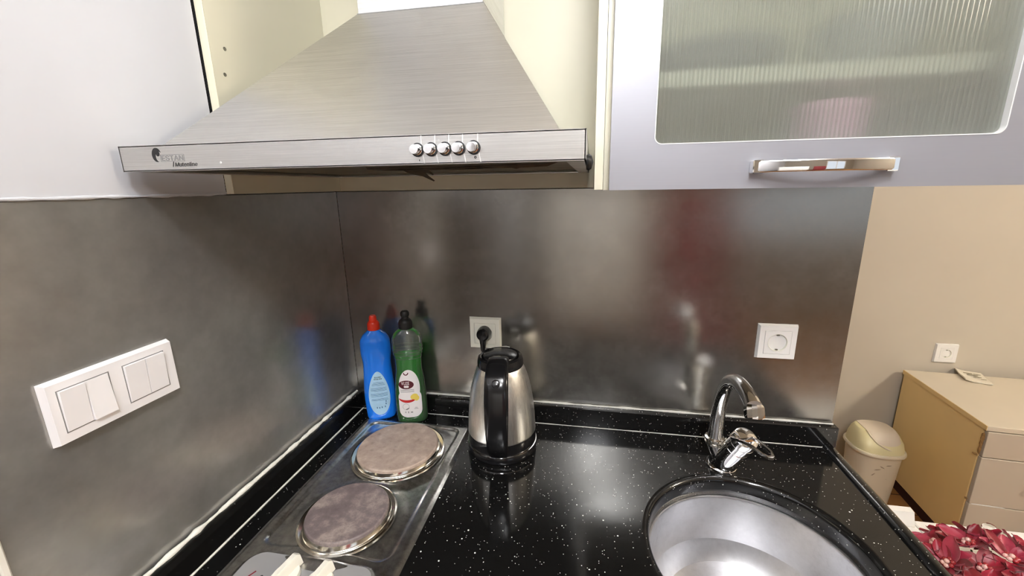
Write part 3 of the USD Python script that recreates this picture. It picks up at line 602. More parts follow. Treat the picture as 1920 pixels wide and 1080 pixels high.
hpth = spline([np.array([kx, ky, 0.9]) + dr * a + np.array([0, 0, b]) for a, b in ((0.030, 0.228), (0.062, 0.226), (0.090, 0.205), (0.106, 0.160), (0.110, 0.110), (0.104, 0.065), (0.088, 0.036), (0.074, 0.028))], 48)
Tn = np.gradient(hpth, axis=0); sec = []
for i, P in enumerate(hpth):
    tt = Tn[i] / np.linalg.norm(Tn[i]); nn = np.cross(sd, tt); s = i / 47
    w2 = 0.0225 + 0.004 * math.sin(PI * s) - 0.003 * s; d2 = 0.0085
    sec.append([P + sd * w2 * (abs(math.cos(a)) ** 0.6 * np.sign(math.cos(a))) + nn * d2 * (abs(math.sin(a)) ** 0.8 * np.sign(math.sin(a))) for a in np.arange(20) * PI / 10])
hd = KT.part('handle', rings(sec), 'black_plastic', 50)
bp, bn = hpth[13], np.cross(sd, Tn[13] / np.linalg.norm(Tn[13]))
if bn @ dr < 0: bn = -bn
KT.part('lid_button', tube([bp + bn * 0.006 + np.array([0, 0, 0.0]), bp + bn * 0.010, bp + bn * 0.0112], [0.0085, 0.0085, 0.0065], 24), 'black_plastic', 40, parent=hd)
KT.part('spout', hull(*[(kx + a, ky + 0.036 + b, 0.9 + c) for a, b, c in ((-0.018, 0, 0.219), (0.018, 0, 0.219), (0, 0.030, 0.221), (-0.016, 0, 0.190), (0.016, 0, 0.190), (0.0, 0.018, 0.190), (-0.01, 0.024, 0.222), (0.01, 0.024, 0.222))]), 'kettle_steel', 20)
px, pz = 0.374, 1.1369
KT.part('plug', cat(lathe([(0.0165, 0.0), (0.0175, 0.004), (0.0175, 0.016), (0.0155, 0.026), (0.011, 0.030), (0.0, 0.031)], (px, -0.0055, pz), 40, (0, -1, 0)),
        tube([(px, -0.024, pz + 0.002), (px - 0.0005, -0.027, pz - 0.014), (px - 0.001, -0.027, pz - 0.028), (px - 0.0015, -0.027, pz - 0.042)], [0.011, 0.0092, 0.0068, 0.0052], 20)), 'black_plastic')
KT.part('power_cord', tube(spline([(px - 0.0015, -0.027, pz - 0.040), (px - 0.003, -0.027, pz - 0.075), (px - 0.001, -0.026, pz - 0.13), (px + 0.012, -0.027, 0.945), (px + 0.030, -0.034, 0.9085), (kx - 0.02, -0.042, 0.9045)], 40), 0.0036, 12), 'black_plastic')

# ------------------------------------------------------------------ faucet
FX, FY = 0.9225, -0.118
FT = Thing('faucet', 'chrome single lever faucet with swan neck spout behind the sink', 'faucet', (FX, FY, 0.9))
FT.part('base_flange', lathe([(0.0, 0.0003), (0.0305, 0.0003), (0.031, 0.003), (0.0285, 0.007), (0.024, 0.010), (0.0, 0.010)], (FX, FY, 0.9), 56), 'chrome')
b0, b1 = np.array([FX, FY, 0.903]), np.array([0.9400, -0.166, 0.990])
bd = (b1 - b0) / np.linalg.norm(b1 - b0); bl = np.linalg.norm(b1 - b0)
FT.part('body', lathe([(0.0, 0.0), (0.027, 0.0), (0.0262, 0.012), (0.0238, 0.05), (0.0232, bl * 0.78), (0.0222, bl * 0.79), (0.0222, bl * 0.81), (0.0236, bl * 0.82), (0.0238, bl), (0.0, bl)], b0, 56, bd), 'chrome')
hc = b0 + bd * bl
FT.part('lever_cap', lathe([(0.0236, 0.0), (0.0240, 0.008), (0.0225, 0.017), (0.016, 0.0225), (0.0, 0.0245)], hc, 48, bd), 'chrome')
# flat loop lever reaching to the front and right
l0, l1 = hc + bd * 0.014 + np.array([-0.010, 0.004, 0.0]), np.array([0.9610, -0.243, 1.0130])
ld_ = l1 - l0; ll = np.linalg.norm(ld_); lu = ld_ / ll
ls = np.cross(lu, bd); ls /= np.linalg.norm(ls); ln = np.cross(ls, lu)
sh = shapely.union_all([Point(0.0, 0).buffer(0.017, 16), Polygon([(0, -0.017), (0.03, -0.0165), (ll - 0.012, -0.0120), (ll, -0.007), (ll + 0.004, 0), (ll, 0.007), (ll - 0.012, 0.0120), (0.03, 0.0165), (0, 0.017)])]).buffer(0.002).buffer(-0.002)
sh = shapely.difference(sh, Polygon([(0.028, -0.0112), (ll - 0.010, -0.0078), (ll - 0.003, -0.003), (ll - 0.003, 0.003), (ll - 0.010, 0.0078), (0.028, 0.0112)]).buffer(-0.001).buffer(0.001))
lev = extr(sh, 0.0045)
lev = lev.subdivide()
lev.vertices[:, 2] += -0.003 + 0.014 * np.clip(lev.vertices[:, 0] / ll, 0, 1) * (1 - np.clip(lev.vertices[:, 0] / ll, 0, 1)) * 2
Mx = np.eye(4); Mx[:3, 0], Mx[:3, 1], Mx[:3, 2], Mx[:3, 3] = lu, ls, ln, l0
lev.apply_transform(Mx)
FT.part('lever', lev, 'chrome', 30)
c0 = np.array([0.9035, -0.118, 0.952])
FT.part('spout_socket', tube([b0 + bd * 0.022, (b0 + bd * 0.022) * 0.45 + c0 * 0.55 + np.array([-0.002, 0, -0.004]), c0 + np.array([0, 0, 0.004])], [0.016, 0.0165, 0.0165], 32), 'chrome', 50)
FT.part('collar_ring', cat(lathe([(0.0165, 0.0), (0.0195, 0.001), (0.0195, 0.005), (0.0172, 0.006), (0.0172, 0.009), (0.0195, 0.010), (0.0195, 0.014), (0.015, 0.0155)], c0, 40)), 'ring_chrome')
spth = spline([c0 + np.array([0, 0, 0.008]), (0.9037, -0.120, 1.005), (0.9040, -0.130, 1.060), (0.9042, -0.154, 1.105), (0.9045, -0.190, 1.133), (0.9045, -0.230, 1.1405), (0.9050, -0.262, 1.1375), (0.9055, -0.281, 1.1320)], 60)
FT.part('spout', tube(spth, np.interp(np.linspace(0, 1, 60), [0, 0.15, 0.9, 1], [0.0150, 0.0140, 0.0128, 0.0135]), 32), 'chrome', 60)
tp = spth[-1]; td = np.array([0.02, -0.45, -1.0]); td /= np.linalg.norm(td)
FT.part('aerator', lathe([(0.0, -0.004), (0.0130, -0.004), (0.0155, 0.0), (0.0158, 0.003), (0.0158, 0.016), (0.0148, 0.019), (0.0110, 0.0195), (0.0105, 0.017), (0.0, 0.017)], tp, 12, td), 'chrome', 20)

# ------------------------------------------------------------------ washing-up bottles
def bottle_shape(zs, aw, bd, n=48, pw=2.4):
    out = []
    for z, a, b in zip(zs, aw, bd):
        th = np.arange(n) * 2 * PI / n
        c, s = np.cos(th), np.sin(th)
        out.append(np.c_[a * np.sign(c) * np.abs(c) ** (2 / pw), b * np.sign(s) * np.abs(s) ** (2 / pw), np.full(n, z)])
    return out
class Bottle:
    def __init__(self, kz, ka, kb, pw=2.4):
        from scipy.interpolate import PchipInterpolator as PI_
        self.a, self.b, self.pw = PI_(kz, ka), PI_(kz, kb), pw
    def mesh(self, z0, z1, n=60, inset=0.0):
        zs = np.linspace(z0, z1, n)
        return rings(bottle_shape(zs, self.a(zs) - inset, self.b(zs) - inset, pw=self.pw))
    def front(self, x, z, off=0.0006):
        u = np.clip(np.abs(x) / self.a(z), 0, 0.995)
        return -self.b(z) * (1 - u ** self.pw) ** (1 / self.pw) - off
    def wrap(self, m, off):
        """bends a flat xy drawing round the front of the bottle"""
        m = m.copy(); v = m.vertices
        m.vertices = np.c_[v[:, 0], self.front(v[:, 0], v[:, 1], off) - v[:, 2], v[:, 1]]
        return m
def sheet(poly, d=0.0003, step=0.003):
    """a flat label, finely divided so that it bends"""
    ms = [trimesh.creation.extrude_polygon(q, d, engine='earcut') for q in getattr(poly, 'geoms', [poly])]
    m = trimesh.util.concatenate(ms)
    v, f = trimesh.remesh.subdivide_to_size(m.vertices, m.faces, step * 1.5, max_iter=20)
    m = trimesh.Trimesh(v, f, process=False); m.merge_vertices(); return m
def text_at(s, h, x, z, w=None, bold=False, d=0.0002):
    m = meshkit.text_mesh(s, h, d, bold)
    k = w / (m.bounds[1][0] - m.bounds[0][0]) if w else 1
    m.apply_scale((k, 1, 1)); m.apply_translation((x - (m.bounds[0][0] + m.bounds[1][0]) / 2, z, 0)); return m

# blue bottle
B = Thing('detergent_bottle', 'blue detergent bottle with a red cap beside the hob', 'bottle', (0.094, -0.050, 0.9003), 24)
bt = Bottle([0, 0.004, 0.02, 0.07, 0.12, 0.155, 0.19, 0.215, 0.232, 0.242, 0.248, 0.262], [0.0315, 0.0355, 0.0372, 0.0388, 0.0362, 0.0345, 0.0375, 0.0366, 0.029, 0.018, 0.0125, 0.0125], [0.018, 0.0205, 0.0215, 0.0225, 0.0215, 0.0205, 0.0220, 0.0215, 0.018, 0.0145, 0.0125, 0.0125])
B.part('bottle', bt.mesh(0, 0.252, 80), 'blue_bottle_plastic', 60, local=True)
cp = B.part('cap', lathe([(0.0150, 0.246), (0.0155, 0.248), (0.0150, 0.262), (0.0120, 0.267), (0.0095, 0.270), (0.0090, 0.279), (0.0070, 0.283), (0.0, 0.284)], (0, 0, 0), 40), 'red_cap', local=True)
drop = Polygon([(0.0315 * math.sin(a) * (0.62 + 0.38 * (1 - (math.cos(a) + 1) / 2) ** 0.8) * 0.98, 0.0775 + 0.061 * math.cos(a)) for a in np.linspace(0, 2 * PI, 60, endpoint=False)])
lb = B.part('label', bt.wrap(sheet(drop), 0.0003), 'label_blue', True, local=True)
pr = [text_at('BULASIK', 0.0032, 0, 0.1215, 0.016, True), text_at('DETERJANI', 0.0032, 0, 0.1165, 0.020, True)]
for w_ in pr:
    B.part('print', bt.wrap(w_, 0.0007), 'print_black', False, parent=lb, local=True)
pr = [sheet(sbox(-w, z, w, z + 0.0009), 0.0002) for z, w in ((0.108, 0.012), (0.1045, 0.015), (0.101, 0.016), (0.0925, 0.019), (0.089, 0.020), (0.0855, 0.0195), (0.077, 0.021), (0.0735, 0.021), (0.070, 0.0205), (0.062, 0.020), (0.0585, 0.021))]
B.part('print', bt.wrap(cat(*pr), 0.0007), 'print_blue', False, parent=lb, local=True)
pr = [sheet(sbox(x, z, x + 0.0022, z + 0.0045), 0.0002) for x, z in ((-0.009, 0.036), (-0.003, 0.035), (0.003, 0.036), (0.011, 0.037), (0.014, 0.052), (0.0135, 0.045))]
B.part('print', bt.wrap(cat(*pr), 0.0007), 'print_blue', False, parent=lb, local=True)

# green bottle
G = Thing('dish_soap_bottle', 'clear dish soap bottle of green liquid with a black cap', 'bottle', (0.182, -0.051, 0.9003), 17)
gt = Bottle([0, 0.004, 0.02, 0.06, 0.12, 0.150, 0.175, 0.195, 0.220, 0.238, 0.249, 0.256, 0.268], [0.0345, 0.0385, 0.0402, 0.0398, 0.0362, 0.0325, 0.0330, 0.0366, 0.0376, 0.0330, 0.023, 0.0140, 0.0140], [0.020, 0.0230, 0.0240, 0.0240, 0.0225, 0.0210, 0.0210, 0.0225, 0.0235, 0.0205, 0.0160, 0.0135, 0.0135])
bo = G.part('bottle', gt.mesh(0, 0.258, 80), 'bottle_clear', 60, local=True)
for z in (0.178, 0.187, 0.196, 0.205):
    rg = bottle_shape([z], [gt.a(z) + 0.0002], [gt.b(z) + 0.0002], 64, gt.pw)[0]
    G.part('rib', tube(np.vstack([rg, rg[:2]]), 0.0009, 8, False), 'bottle_clear', True, parent=bo, local=True)
G.part('liquid', gt.mesh(0.002, 0.1855, 60, 0.0012), 'green_liquid', 60, local=True)
G.part('cap', lathe([(0.0165, 0.254), (0.0172, 0.256), (0.0168, 0.270), (0.0140, 0.276), (0.0092, 0.279), (0.0088, 0.284), (0.0108, 0.287), (0.0108, 0.294), (0.0080, 0.298), (0.0, 0.299)], (0, 0, 0), 40), 'black_matte', local=True)
lab = shapely.union_all([affinity.scale(Point(0, 0.100).buffer(1, 24), 0.0262, 0.050), rrect(-0.0285, 0.020, 0.0285, 0.096, 0.020)]).buffer(-0.003).buffer(0.003)
lb = G.part('label', gt.wrap(sheet(lab), 0.0003), 'label_white', True, local=True)
ov = affinity.scale(Point(-0.007, 0.1105).buffer(1, 24), 0.0190, 0.0115)
G.part('print', gt.wrap(sheet(ov, 0.0002), 0.0007), 'print_maroon', False, parent=lb, local=True)
for w_ in (text_at('VUZE', 0.0080, -0.009, 0.1108, 0.020, True), sheet(rrect(-0.013, 0.1025, -0.0005, 0.1085, 0.0025), 0.0002)):
    G.part('print', gt.wrap(w_, 0.0010), 'label_white', False, parent=lb, local=True)
sw = shapely.difference(affinity.scale(Point(-0.006, 0.078).buffer(1, 24), 0.024, 0.0165), affinity.scale(Point(-0.006, 0.0835).buffer(1, 24), 0.030, 0.0150)).intersection(lab.buffer(-0.0008)).buffer(-0.0004).buffer(0.0004)
sw = max(getattr(sw, 'geoms', [sw]), key=lambda g: g.area)
G.part('print', gt.wrap(sheet(sw, 0.0002), 0.0007), 'print_red_bright', False, parent=lb, local=True)
lem = shapely.union_all([affinity.rotate(affinity.scale(Point(0.011, 0.0775).buffer(1, 20), 0.0095, 0.0075), 20), affinity.scale(Point(0.0165, 0.073).buffer(1, 20), 0.0065, 0.0075)])
G.part('print', gt.wrap(sheet(lem, 0.0002), 0.0009), 'print_yellow', False, parent=lb, local=True)
tx = [sheet(sbox(-0.022, z, 0.012, z + 0.0008), 0.0002) for z in (0.0965, 0.0935, 0.0905)] + [sheet(sbox(a, b, a + c, b + d), 0.0002) for a, b, c, d in ((0.009, 0.043, 0.010, 0.001), (0.011, 0.046, 0.006, 0.001), (-0.014, 0.033, 0.002, 0.004), (-0.007, 0.032, 0.002, 0.005), (0.000, 0.033, 0.005, 0.003))]
tx += [sheet(shapely.difference(Point(-0.011, 0.050).buffer(0.0085), Point(-0.011, 0.050).buffer(0.0080)), 0.0002), sheet(affinity.rotate(sbox(-0.012, 0.043, -0.003, 0.0455), 30), 0.0002)]
G.part('print', gt.wrap(cat(*tx), 0.0007), 'print_grey', False, parent=lb, local=True)
arc = shapely.difference(Point(-0.006, 0.142).buffer(0.0065), Point(-0.006, 0.142).buffer(0.0040)).intersection(sbox(-0.03, 0.13, 0.03, 0.1425)).intersection(lab.buffer(-0.0008))
G.part('print', gt.wrap(sheet(arc, 0.0002), 0.0007), 'print_maroon', False, parent=lb, local=True)

# ------------------------------------------------------------------ dresser, socket wall
DR = Thing('dresser', 'worn dresser with orange side and greige drawers against the beige wall', 'dresser', (2.106, 0.684, 0.0), -4.5)
DW, DD, DH = 0.95, 0.49, 0.596      # local: x to the right, y into the room's far wall
DR.part('side_panel', bx(0.004, 0.022, 0.018, DD, 0.055, DH - 0.020, 0.001), 'dresser_orange', False, local=True, label='orange laminate side panel')
DR.part('side_panel', bx(DW - 0.022, DW - 0.004, 0.018, DD, 0.055, DH - 0.020, 0.001), 'dresser_orange', False, local=True)
DR.part('carcass', cat(bx(0.022, DW - 0.022, DD - 0.006, DD, 0.055, DH - 0.02), bx(0.022, DW - 0.022, 0.02, DD - 0.006, 0.055, 0.07), bx(0.022, DW - 0.022, 0.024, 0.040, 0.07, DH - 0.02)), 'chipboard', False, local=True)
tp = DR.part('top_panel', bx(0.0012, DW, 0.002, DD + 0.004, DH - 0.0195, DH, 0.001), 'dresser_top', False, local=True)
DR.part('edge_band', bx(-0.0005, 0.0012, 0.003, DD + 0.003, DH - 0.0193, DH - 0.0006), 'dresser_orange', False, parent=tp, local=True, label='orange edge band of the top')
rngc = np.random.default_rng(7)
for z0_, z1_ in ((0.4675, 0.573), (0.262, 0.4640), (0.075, 0.2590)):
    d = DR.part('drawer', bx(0.006, DW - 0.003, 0.0, 0.0165, z0_, z1_, 0.0012), 'dresser_grey', False, local=True)
    if z1_ - z0_ > 0.15:
        for hx in (0.165, 0.69):
            zc = z1_ - 0.102
            DR.part('handle', cat(bx(hx, hx + 0.10, -0.022, -0.014, zc - 0.006, zc + 0.006, 0.002), bx(hx + 0.004, hx + 0.014, -0.016, 0.0005, zc - 0.005, zc + 0.005), bx(hx + 0.086, hx + 0.096, -0.016, 0.0005, zc - 0.005, zc + 0.005)), 'door_dark', False, parent=d, local=True)
# chips along the edges where the laminate has come away
for (x, y, z, s) in ((0.003, 0.0125, 0.545, (0.005, 0.006, 0.020)), (0.003, 0.0135, 0.520, (0.004, 0.005, 0.028)), (0.003, 0.014, 0.492, (0.005, 0.005, 0.020)), (0.0, 0.022, 0.466, (0.005, 0.012, 0.003)), (0.001, 0.012, 0.275, (0.004, 0.006, 0.004))):
    m = trimesh.creation.icosphere(1, 1.0); m.vertices += rngc.normal(0, 0.12, m.vertices.shape); m.apply_scale(s); m.apply_translation((x, y, z))
    DR.part('chip', m, 'chipboard', False, local=True)
for k in range(7):
    m = trimesh.creation.icosphere(1, 1.0); m.vertices += rngc.normal(0, 0.15, m.vertices.shape); m.apply_scale((0.012 + 0.008 * rngc.random(), 0.0012, 0.0022)); m.apply_translation((0.03 + 0.022 * k, 0.0, 0.2605 if k < 4 else DH - 0.001))
    DR.part('chip', m, 'print_light' if k < 4 else 'leaflet_white', False, local=True)
DR.part('plinth', bx(0.012, DW - 0.012, 0.035, DD - 0.01, 0.0, 0.056), 'plinth_dark', False, local=True)

# folded leaflet lying at the back of the dresser
lf = Thing('leaflet', 'cream printed leaflet lying at the back of the dresser top', 'leaflet', (2.39, 1.125, DH + 0.0005), -20)
n1, n2 = 14, 8
gx_, gy_ = np.meshgrid(np.linspace(-0.045, 0.045, n1), np.linspace(-0.065, 0.060, n2))
gz_ = 0.004 + 0.008 * (gx_ / 0.045) ** 2 * (gx_ < 0) + 0.004 * np.abs(np.sin(gy_ * 30))
J = np.arange(n1 * n2).reshape(n2, n1)
Fq = np.vstack([np.c_[J[:-1, :-1].ravel(), J[:-1, 1:].ravel(), J[1:, 1:].ravel()], np.c_[J[:-1, :-1].ravel(), J[1:, 1:].ravel(), J[1:, :-1].ravel()]])
tv = np.c_[gx_.ravel(), gy_.ravel(), gz_.ravel()]; bv = tv.copy(); bv[:, 2] = np.maximum(bv[:, 2] - 0.0055, 0.0002)
lp = np.r_[J[0, :], J[1:, -1], J[-1, -2::-1], J[-2:0:-1, 0]]; nn_ = len(tv)
sd_ = [(lp[i], lp[i] + nn_, lp[(i + 1) % len(lp)] + nn_) for i in range(len(lp))] + [(lp[i], lp[(i + 1) % len(lp)] + nn_, lp[(i + 1) % len(lp)]) for i in range(len(lp))]
lf.part('paper', trimesh.Trimesh(np.vstack([tv, bv]), np.vstack([Fq, Fq[:, ::-1] + nn_, sd_]), process=False), 'leaflet_white', 30, local=True)
for x0_, y0_, x1_, y1_ in ((-0.028, 0.025, 0.006, 0.034), (-0.015, 0.008, 0.020, 0.016), (0.010, 0.024, 0.034, 0.030), (0.000, -0.012, 0.026, -0.004), (0.018, -0.030, 0.036, -0.025)):
    lf.part('print', bx(x0_, x1_, y0_, y1_, 0.0088, 0.0092), 'leaflet_print', False, local=True)

# ------------------------------------------------------------------ swing bin
BN = Thing('swing_bin', 'small cream swing top bin beside the dresser', 'bin', (1.955, 0.985, 0.0))
UsdGeom.Xformable(BN.prim).AddScaleOp().Set(Gf.Vec3f(0.80, 0.82, 0.95))
def sup(a, b, z, n=72, pw=2.6, dx=0.0, dy=0.0):
    r = bottle_shape([z], [a], [b], n, pw)[0]; r[:, 0] += dx; r[:, 1] += dy; return r
BN.part('body', rings([sup(0.095, 0.085, 0.0), sup(0.100, 0.090, 0.004), sup(0.112, 0.101, 0.15), sup(0.122, 0.110, 0.300), sup(0.123, 0.111, 0.305)]), 'bin_plastic', 40, local=True)
BN.part('rim', rings([sup(0.123, 0.111, 0.298), sup(0.132, 0.120, 0.300), sup(0.135, 0.123, 0.305), sup(0.135, 0.123, 0.312), sup(0.131, 0.119, 0.317), sup(0.118, 0.106, 0.318)]), 'bin_plastic', 40, local=True)
# domed lid: high at the back, dropping to the front, upright ends
def dome(x0, x1, y0, y1, zt, zb, k=14, d=0.0):
    prof = [(y1 - (y1 - y0) * (1 - math.cos(a)) * 1.0, zb + (zt - zb) * math.cos(a) ** 0.75) for a in np.linspace(0, PI / 2, k)]
    pg = Polygon([(y1 + d * 0, zb)] + [(y, z + d) for y, z in prof] + [(y0, zb)]).buffer(0)
    m = extr(pg, x1 - x0); m.apply_transform(np.array([[0, 0, 1, x0], [1, 0, 0, 0], [0, 1, 0, 0], [0, 0, 0, 1]], float)); return m
sh_ = rings([sup(0.126, 0.112, 0.3165), sup(0.125, 0.111, 0.325), sup(0.121, 0.104, 0.352, dy=0.004), sup(0.108, 0.086, 0.380, dy=0.014), sup(0.096, 0.070, 0.395, dy=0.020), sup(0.085, 0.060, 0.400, dy=0.022)])
BN.part('lid', sh_, 'bin_yellow', 40, local=True)
fl = []
for (z, e) in ((0.330, 0), (0.345, 0), (0.365, 0), (0.382, 0), (0.396, 0), (0.4025, 0)):
    a_ = np.interp(z, [0.330, 0.352, 0.380, 0.395, 0.4025], [0.100, 0.112, 0.103, 0.093, 0.080]); b_ = np.interp(z, [0.330, 0.352, 0.380, 0.395, 0.4025], [0.098, 0.104, 0.0865, 0.071, 0.058]); dy_ = np.interp(z, [0.33, 0.352, 0.38, 0.4025], [0, 0.004, 0.014, 0.021])
    r = sup(a_ + 0.003, b_ + 0.003, z, dy=dy_)
    cut = np.interp(z, [0.330, 0.345, 0.365, 0.385, 0.4025], [0.045, 0.000, -0.045, -0.064, -0.070])
    r[:, 0] = np.maximum(r[:, 0], cut); fl.append(r)
f1 = BN.part('swing_flap', rings(fl), 'bin_flap_plastic', 40, local=True)
pe = []
for z in np.linspace(0.333, 0.4005, 14):
    a_ = np.interp(z, [0.330, 0.352, 0.380, 0.395, 0.4025], [0.100, 0.112, 0.103, 0.093, 0.080]); b_ = np.interp(z, [0.330, 0.352, 0.380, 0.395, 0.4025], [0.098, 0.104, 0.0865, 0.071, 0.058]); dy_ = np.interp(z, [0.33, 0.352, 0.38, 0.4025], [0, 0.004, 0.014, 0.021])
    cut = np.interp(z, [0.330, 0.345, 0.365, 0.385, 0.4025], [0.045, 0.000, -0.045, -0.064, -0.070])
    u_ = min(abs(cut) / a_, 0.98); pe.append((cut, dy_ - (b_ + 0.003) * (1 - u_ ** 2.6) ** (1 / 2.6), z))
right = [(x_, dy_, 0.336) for x_, dy_ in [(q[0], q[1] - 0.001) for q in sup(0.103, 0.1015, 0.336)] if x_ > 0.045 and dy_ < 0.05]
BN.part('flap_edge', tube(spline(pe[::-1], 40), 0.0038, 10), 'bin_plastic', True, parent=f1, local=True)
rb_ = sup(0.105, 0.1015, 0.334); rb_ = rb_[(rb_[:, 0] > 0.030) & (rb_[:, 1] < 0.03)]; rb_ = rb_[np.argsort(np.arctan2(rb_[:, 1], rb_[:, 0]))]
BN.part('flap_edge', tube(spline(rb_, 30), 0.0038, 10), 'bin_plastic', True, parent=f1, local=True)
def on_bin(x, z):
    a_, b_ = np.interp(z, [0, 0.3], [0.100, 0.122]), np.interp(z, [0, 0.3], [0.090, 0.110])
    return -b_ * (1 - min(abs(x) / a_, 0.98) ** 2.6) ** (1 / 2.6)
rngb = np.random.default_rng(11)
for (x, z, l, an) in ((0.032, 0.150, 0.040, 25), (0.045, 0.165, 0.034, -30), (0.018, 0.135, 0.030, 60), (0.055, 0.140, 0.030, 10), (0.036, 0.120, 0.026, -12), (0.010, 0.155, 0.024, 100), (0.030, 0.178, 0.030, -50), (-0.030, 0.235, 0.034, 15), (-0.010, 0.250, 0.030, -25), (0.02, 0.262, 0.03, 8), (-0.045, 0.205, 0.028, 50)):
    lf_ = Polygon([(-l / 2, 0), (-l / 5, 0.0032), (l / 5, 0.0028), (l / 2, 0), (l / 5, -0.0022), (-l / 5, -0.0026)])
    lf_ = affinity.translate(affinity.rotate(lf_, an, origin=(0, 0)), x, z)
    m = sheet(lf_, 0.0003, 0.008); v = m.vertices
    m.vertices = np.c_[v[:, 0], [on_bin(a, b) - 0.0004 - c for a, b, c in v], v[:, 1]]
    BN.part('printed_leaf', m, 'bin_print', False, local=True)

# ------------------------------------------------------------------ white table, flowers
TB = Thing('table', 'white table beside the countertop at the right', 'table', (1.6, -0.3, 0.0))
TB.part('tabletop', bx(1.4075, 1.98, -0.60, 0.021, 0.672, 0.70, 0.003), 'table_white', False)
TB.part('table_leaf', bx(1.215, 1.4060, -0.60, 0.021, 0.672, 0.6995, 0.003), 'table_white', False)
for y in (-0.58, -0.02):
    TB.part('apron', bx(1.25, 1.95, y, y + 0.02, 0.60, 0.672), 'table_white', False)
for x in (1.24, 1.93):
    for y in (-0.58, -0.02):
        TB.part('leg', hull(*[(x + a * s, y + b * s, z) for a in (-1, 1) for b in (-1, 1) for s, z in ((0.022, 0.672), (0.015, 0.0))]), 'table_white', False)
one('small_box', hull(*[(x, y, z) for x, y in ((1.285, 0.0205), (1.4025, 0.0205), (1.3985, -0.0035), (1.285, -0.0035)) for z in (0.7003,)], *[(x, y, z) for x, y in ((1.287, 0.0205), (1.3985, 0.0205), (1.3960, 0.0035), (1.287, 0.0035)) for z in (0.7345,)], (1.402, 0.012, 0.728)), 'table_white', 'small white box standing at the table back edge beside the counter', 'box', False)

rf = np.random.default_rng(5)
FL = Thing('flower_arrangement', 'red artificial flower arrangement with glossy beads on the white table', 'flowers', (1.425, -0.175, 0.7002))
FL.part('pot', lathe([(0.0, 0.0), (0.042, 0.0), (0.045, 0.003), (0.055, 0.035), (0.053, 0.036), (0.044, 0.010), (0.0, 0.010)], (0, 0, 0), 40), 'pot_ceramic', local=True)
FL.part('moss', rings([sup(0.045, 0.045, 0.012), sup(0.052, 0.052, 0.03), sup(0.046, 0.046, 0.040), sup(0.02, 0.02, 0.046)]), 'leaf_green', local=True)
def petal(L, W, cup, tip, seed):
    k, n = 9, 8; rows = []
    for i in range(k):
        s = i / (k - 1); wd = W * (math.sin(PI * min(s * 0.86 + 0.07, 1)) ** 0.7); row = []
        for j in range(n):
            u = j / (n - 1) * 2 - 1
            row.append((s * L * (1 - 0.10 * u * u), u * wd / 2, cup * L * (s ** 1.6) + 0.18 * wd * u * u + 0.02 * L * math.sin(9 * s + 5 * u + seed) * s - tip * L * max(0, s - 0.7) ** 2 * 4))
        rows.append(row)
    T_ = np.array(rows).reshape(-1, 3); Bt = T_ - np.array([0, 0, 0.0007]); I_ = np.arange(k * n).reshape(k, n); o = k * n
    f = np.vstack([np.c_[I_[:-1, :-1].ravel(), I_[1:, :-1].ravel(), I_[1:, 1:].ravel()], np.c_[I_[:-1, :-1].ravel(), I_[1:, 1:].ravel(), I_[:-1, 1:].ravel()]])
    lp_ = np.r_[I_[0, :], I_[1:, -1], I_[-1, -2::-1], I_[-2:0:-1, 0]]
    sd2 = [(lp_[i], lp_[(i + 1) % len(lp_)], lp_[i] + o) for i in range(len(lp_))] + [(lp_[(i + 1) % len(lp_)], lp_[(i + 1) % len(lp_)] + o, lp_[i] + o) for i in range(len(lp_))]
    return trimesh.Trimesh(np.vstack([T_, Bt]), np.vstack([f, f[:, ::-1] + o, sd2]), process=False)
heads = [(0.0, 0.0, 0.088)] + [(0.048 * math.cos(a), 0.048 * math.sin(a), 0.078 + 0.006 * math.sin(3 * a)) for a in np.arange(6) * PI / 3 + 0.3] + [(0.088 * math.cos(a), 0.086 * math.sin(a), 0.056 + 0.008 * math.cos(2 * a)) for a in np.arange(10) * 2 * PI / 10]
shades = ['petal_crimson', 'petal_rose', 'petal_dark', 'petal_pale', 'petal_crimson', 'petal_rose']
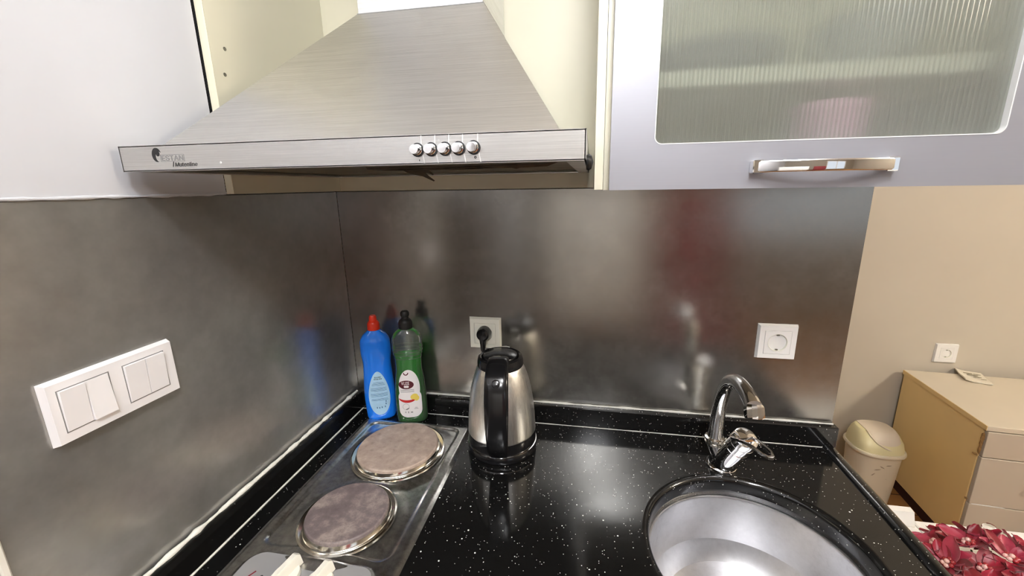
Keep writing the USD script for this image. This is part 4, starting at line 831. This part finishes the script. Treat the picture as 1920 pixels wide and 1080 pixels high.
for h, (x, y, z) in enumerate(heads):
    d = np.array([x * 6.5, y * 6.5, 0.62]); d /= np.linalg.norm(d); u, w_, d = frame_of(d)
    fn = FL.node('flower')
    FL.part('stem', tube(spline([(x * 0.35, y * 0.35, 0.030), (x * 0.7, y * 0.7, z * 0.6), (x, y, z - 0.004)], 8), 0.0016, 8), 'leaf_green', parent=fn, local=True)
    n_p = 8 if h % 3 else 9; off = rf.random() * 6
    for k in range(n_p):
        a = off + k * 2 * PI / n_p + rf.normal(0, 0.12)
        p_ = petal(0.034 + 0.010 * rf.random(), 0.022 + 0.008 * rf.random(), 0.25 + 0.5 * rf.random(), 0.5 * rf.random(), rf.random() * 6)
        Mx = np.eye(4); ra = np.cos(a) * u + np.sin(a) * w_; rb = np.cross(d, ra)
        Mx[:3, 0], Mx[:3, 1], Mx[:3, 2], Mx[:3, 3] = ra, rb, d, np.array([x, y, z]) + ra * 0.003 + d * 0.0012 * k
        p_.apply_transform(Mx)
        FL.part('petal', p_, shades[(h * 2 + (k % 2) + int(rf.random() * 2)) % 6], 60, parent=fn, local=True)
    bm = []
    for k in range(7):
        a = k * 2 * PI / 6; q = np.array([x, y, z]) + d * (0.013 if k < 6 else 0.017) + (0.0075 if k < 6 else 0) * (math.cos(a) * u + math.sin(a) * w_)
        s_ = trimesh.creation.icosphere(2, 0.0042); s_.apply_translation(q); bm.append(s_)
    FL.part('bead_cluster', cat(*bm[:4]), 'bead_red', True, parent=fn, local=True); FL.part('bead_cluster', cat(*bm[4:]), 'bead_pearl', True, parent=fn, local=True)
for k, (x, y, z, r) in enumerate(((0.038, 0.088, 0.085, 0.0125), (0.052, 0.078, 0.078, 0.0110))):
    s_ = trimesh.creation.icosphere(3, r); s_.apply_translation((x, y, z))
    c_ = FL.part('clear_ball', s_, 'clear_plastic', True, local=True)
    FL.part('ball_stem', tube(spline([(x * 0.4, y * 0.4, 0.035), (x * 0.8, y * 0.8, 0.06), (x, y, z - r + 0.0005)], 10), 0.0009, 8), 'clear_plastic', True, parent=c_, local=True)
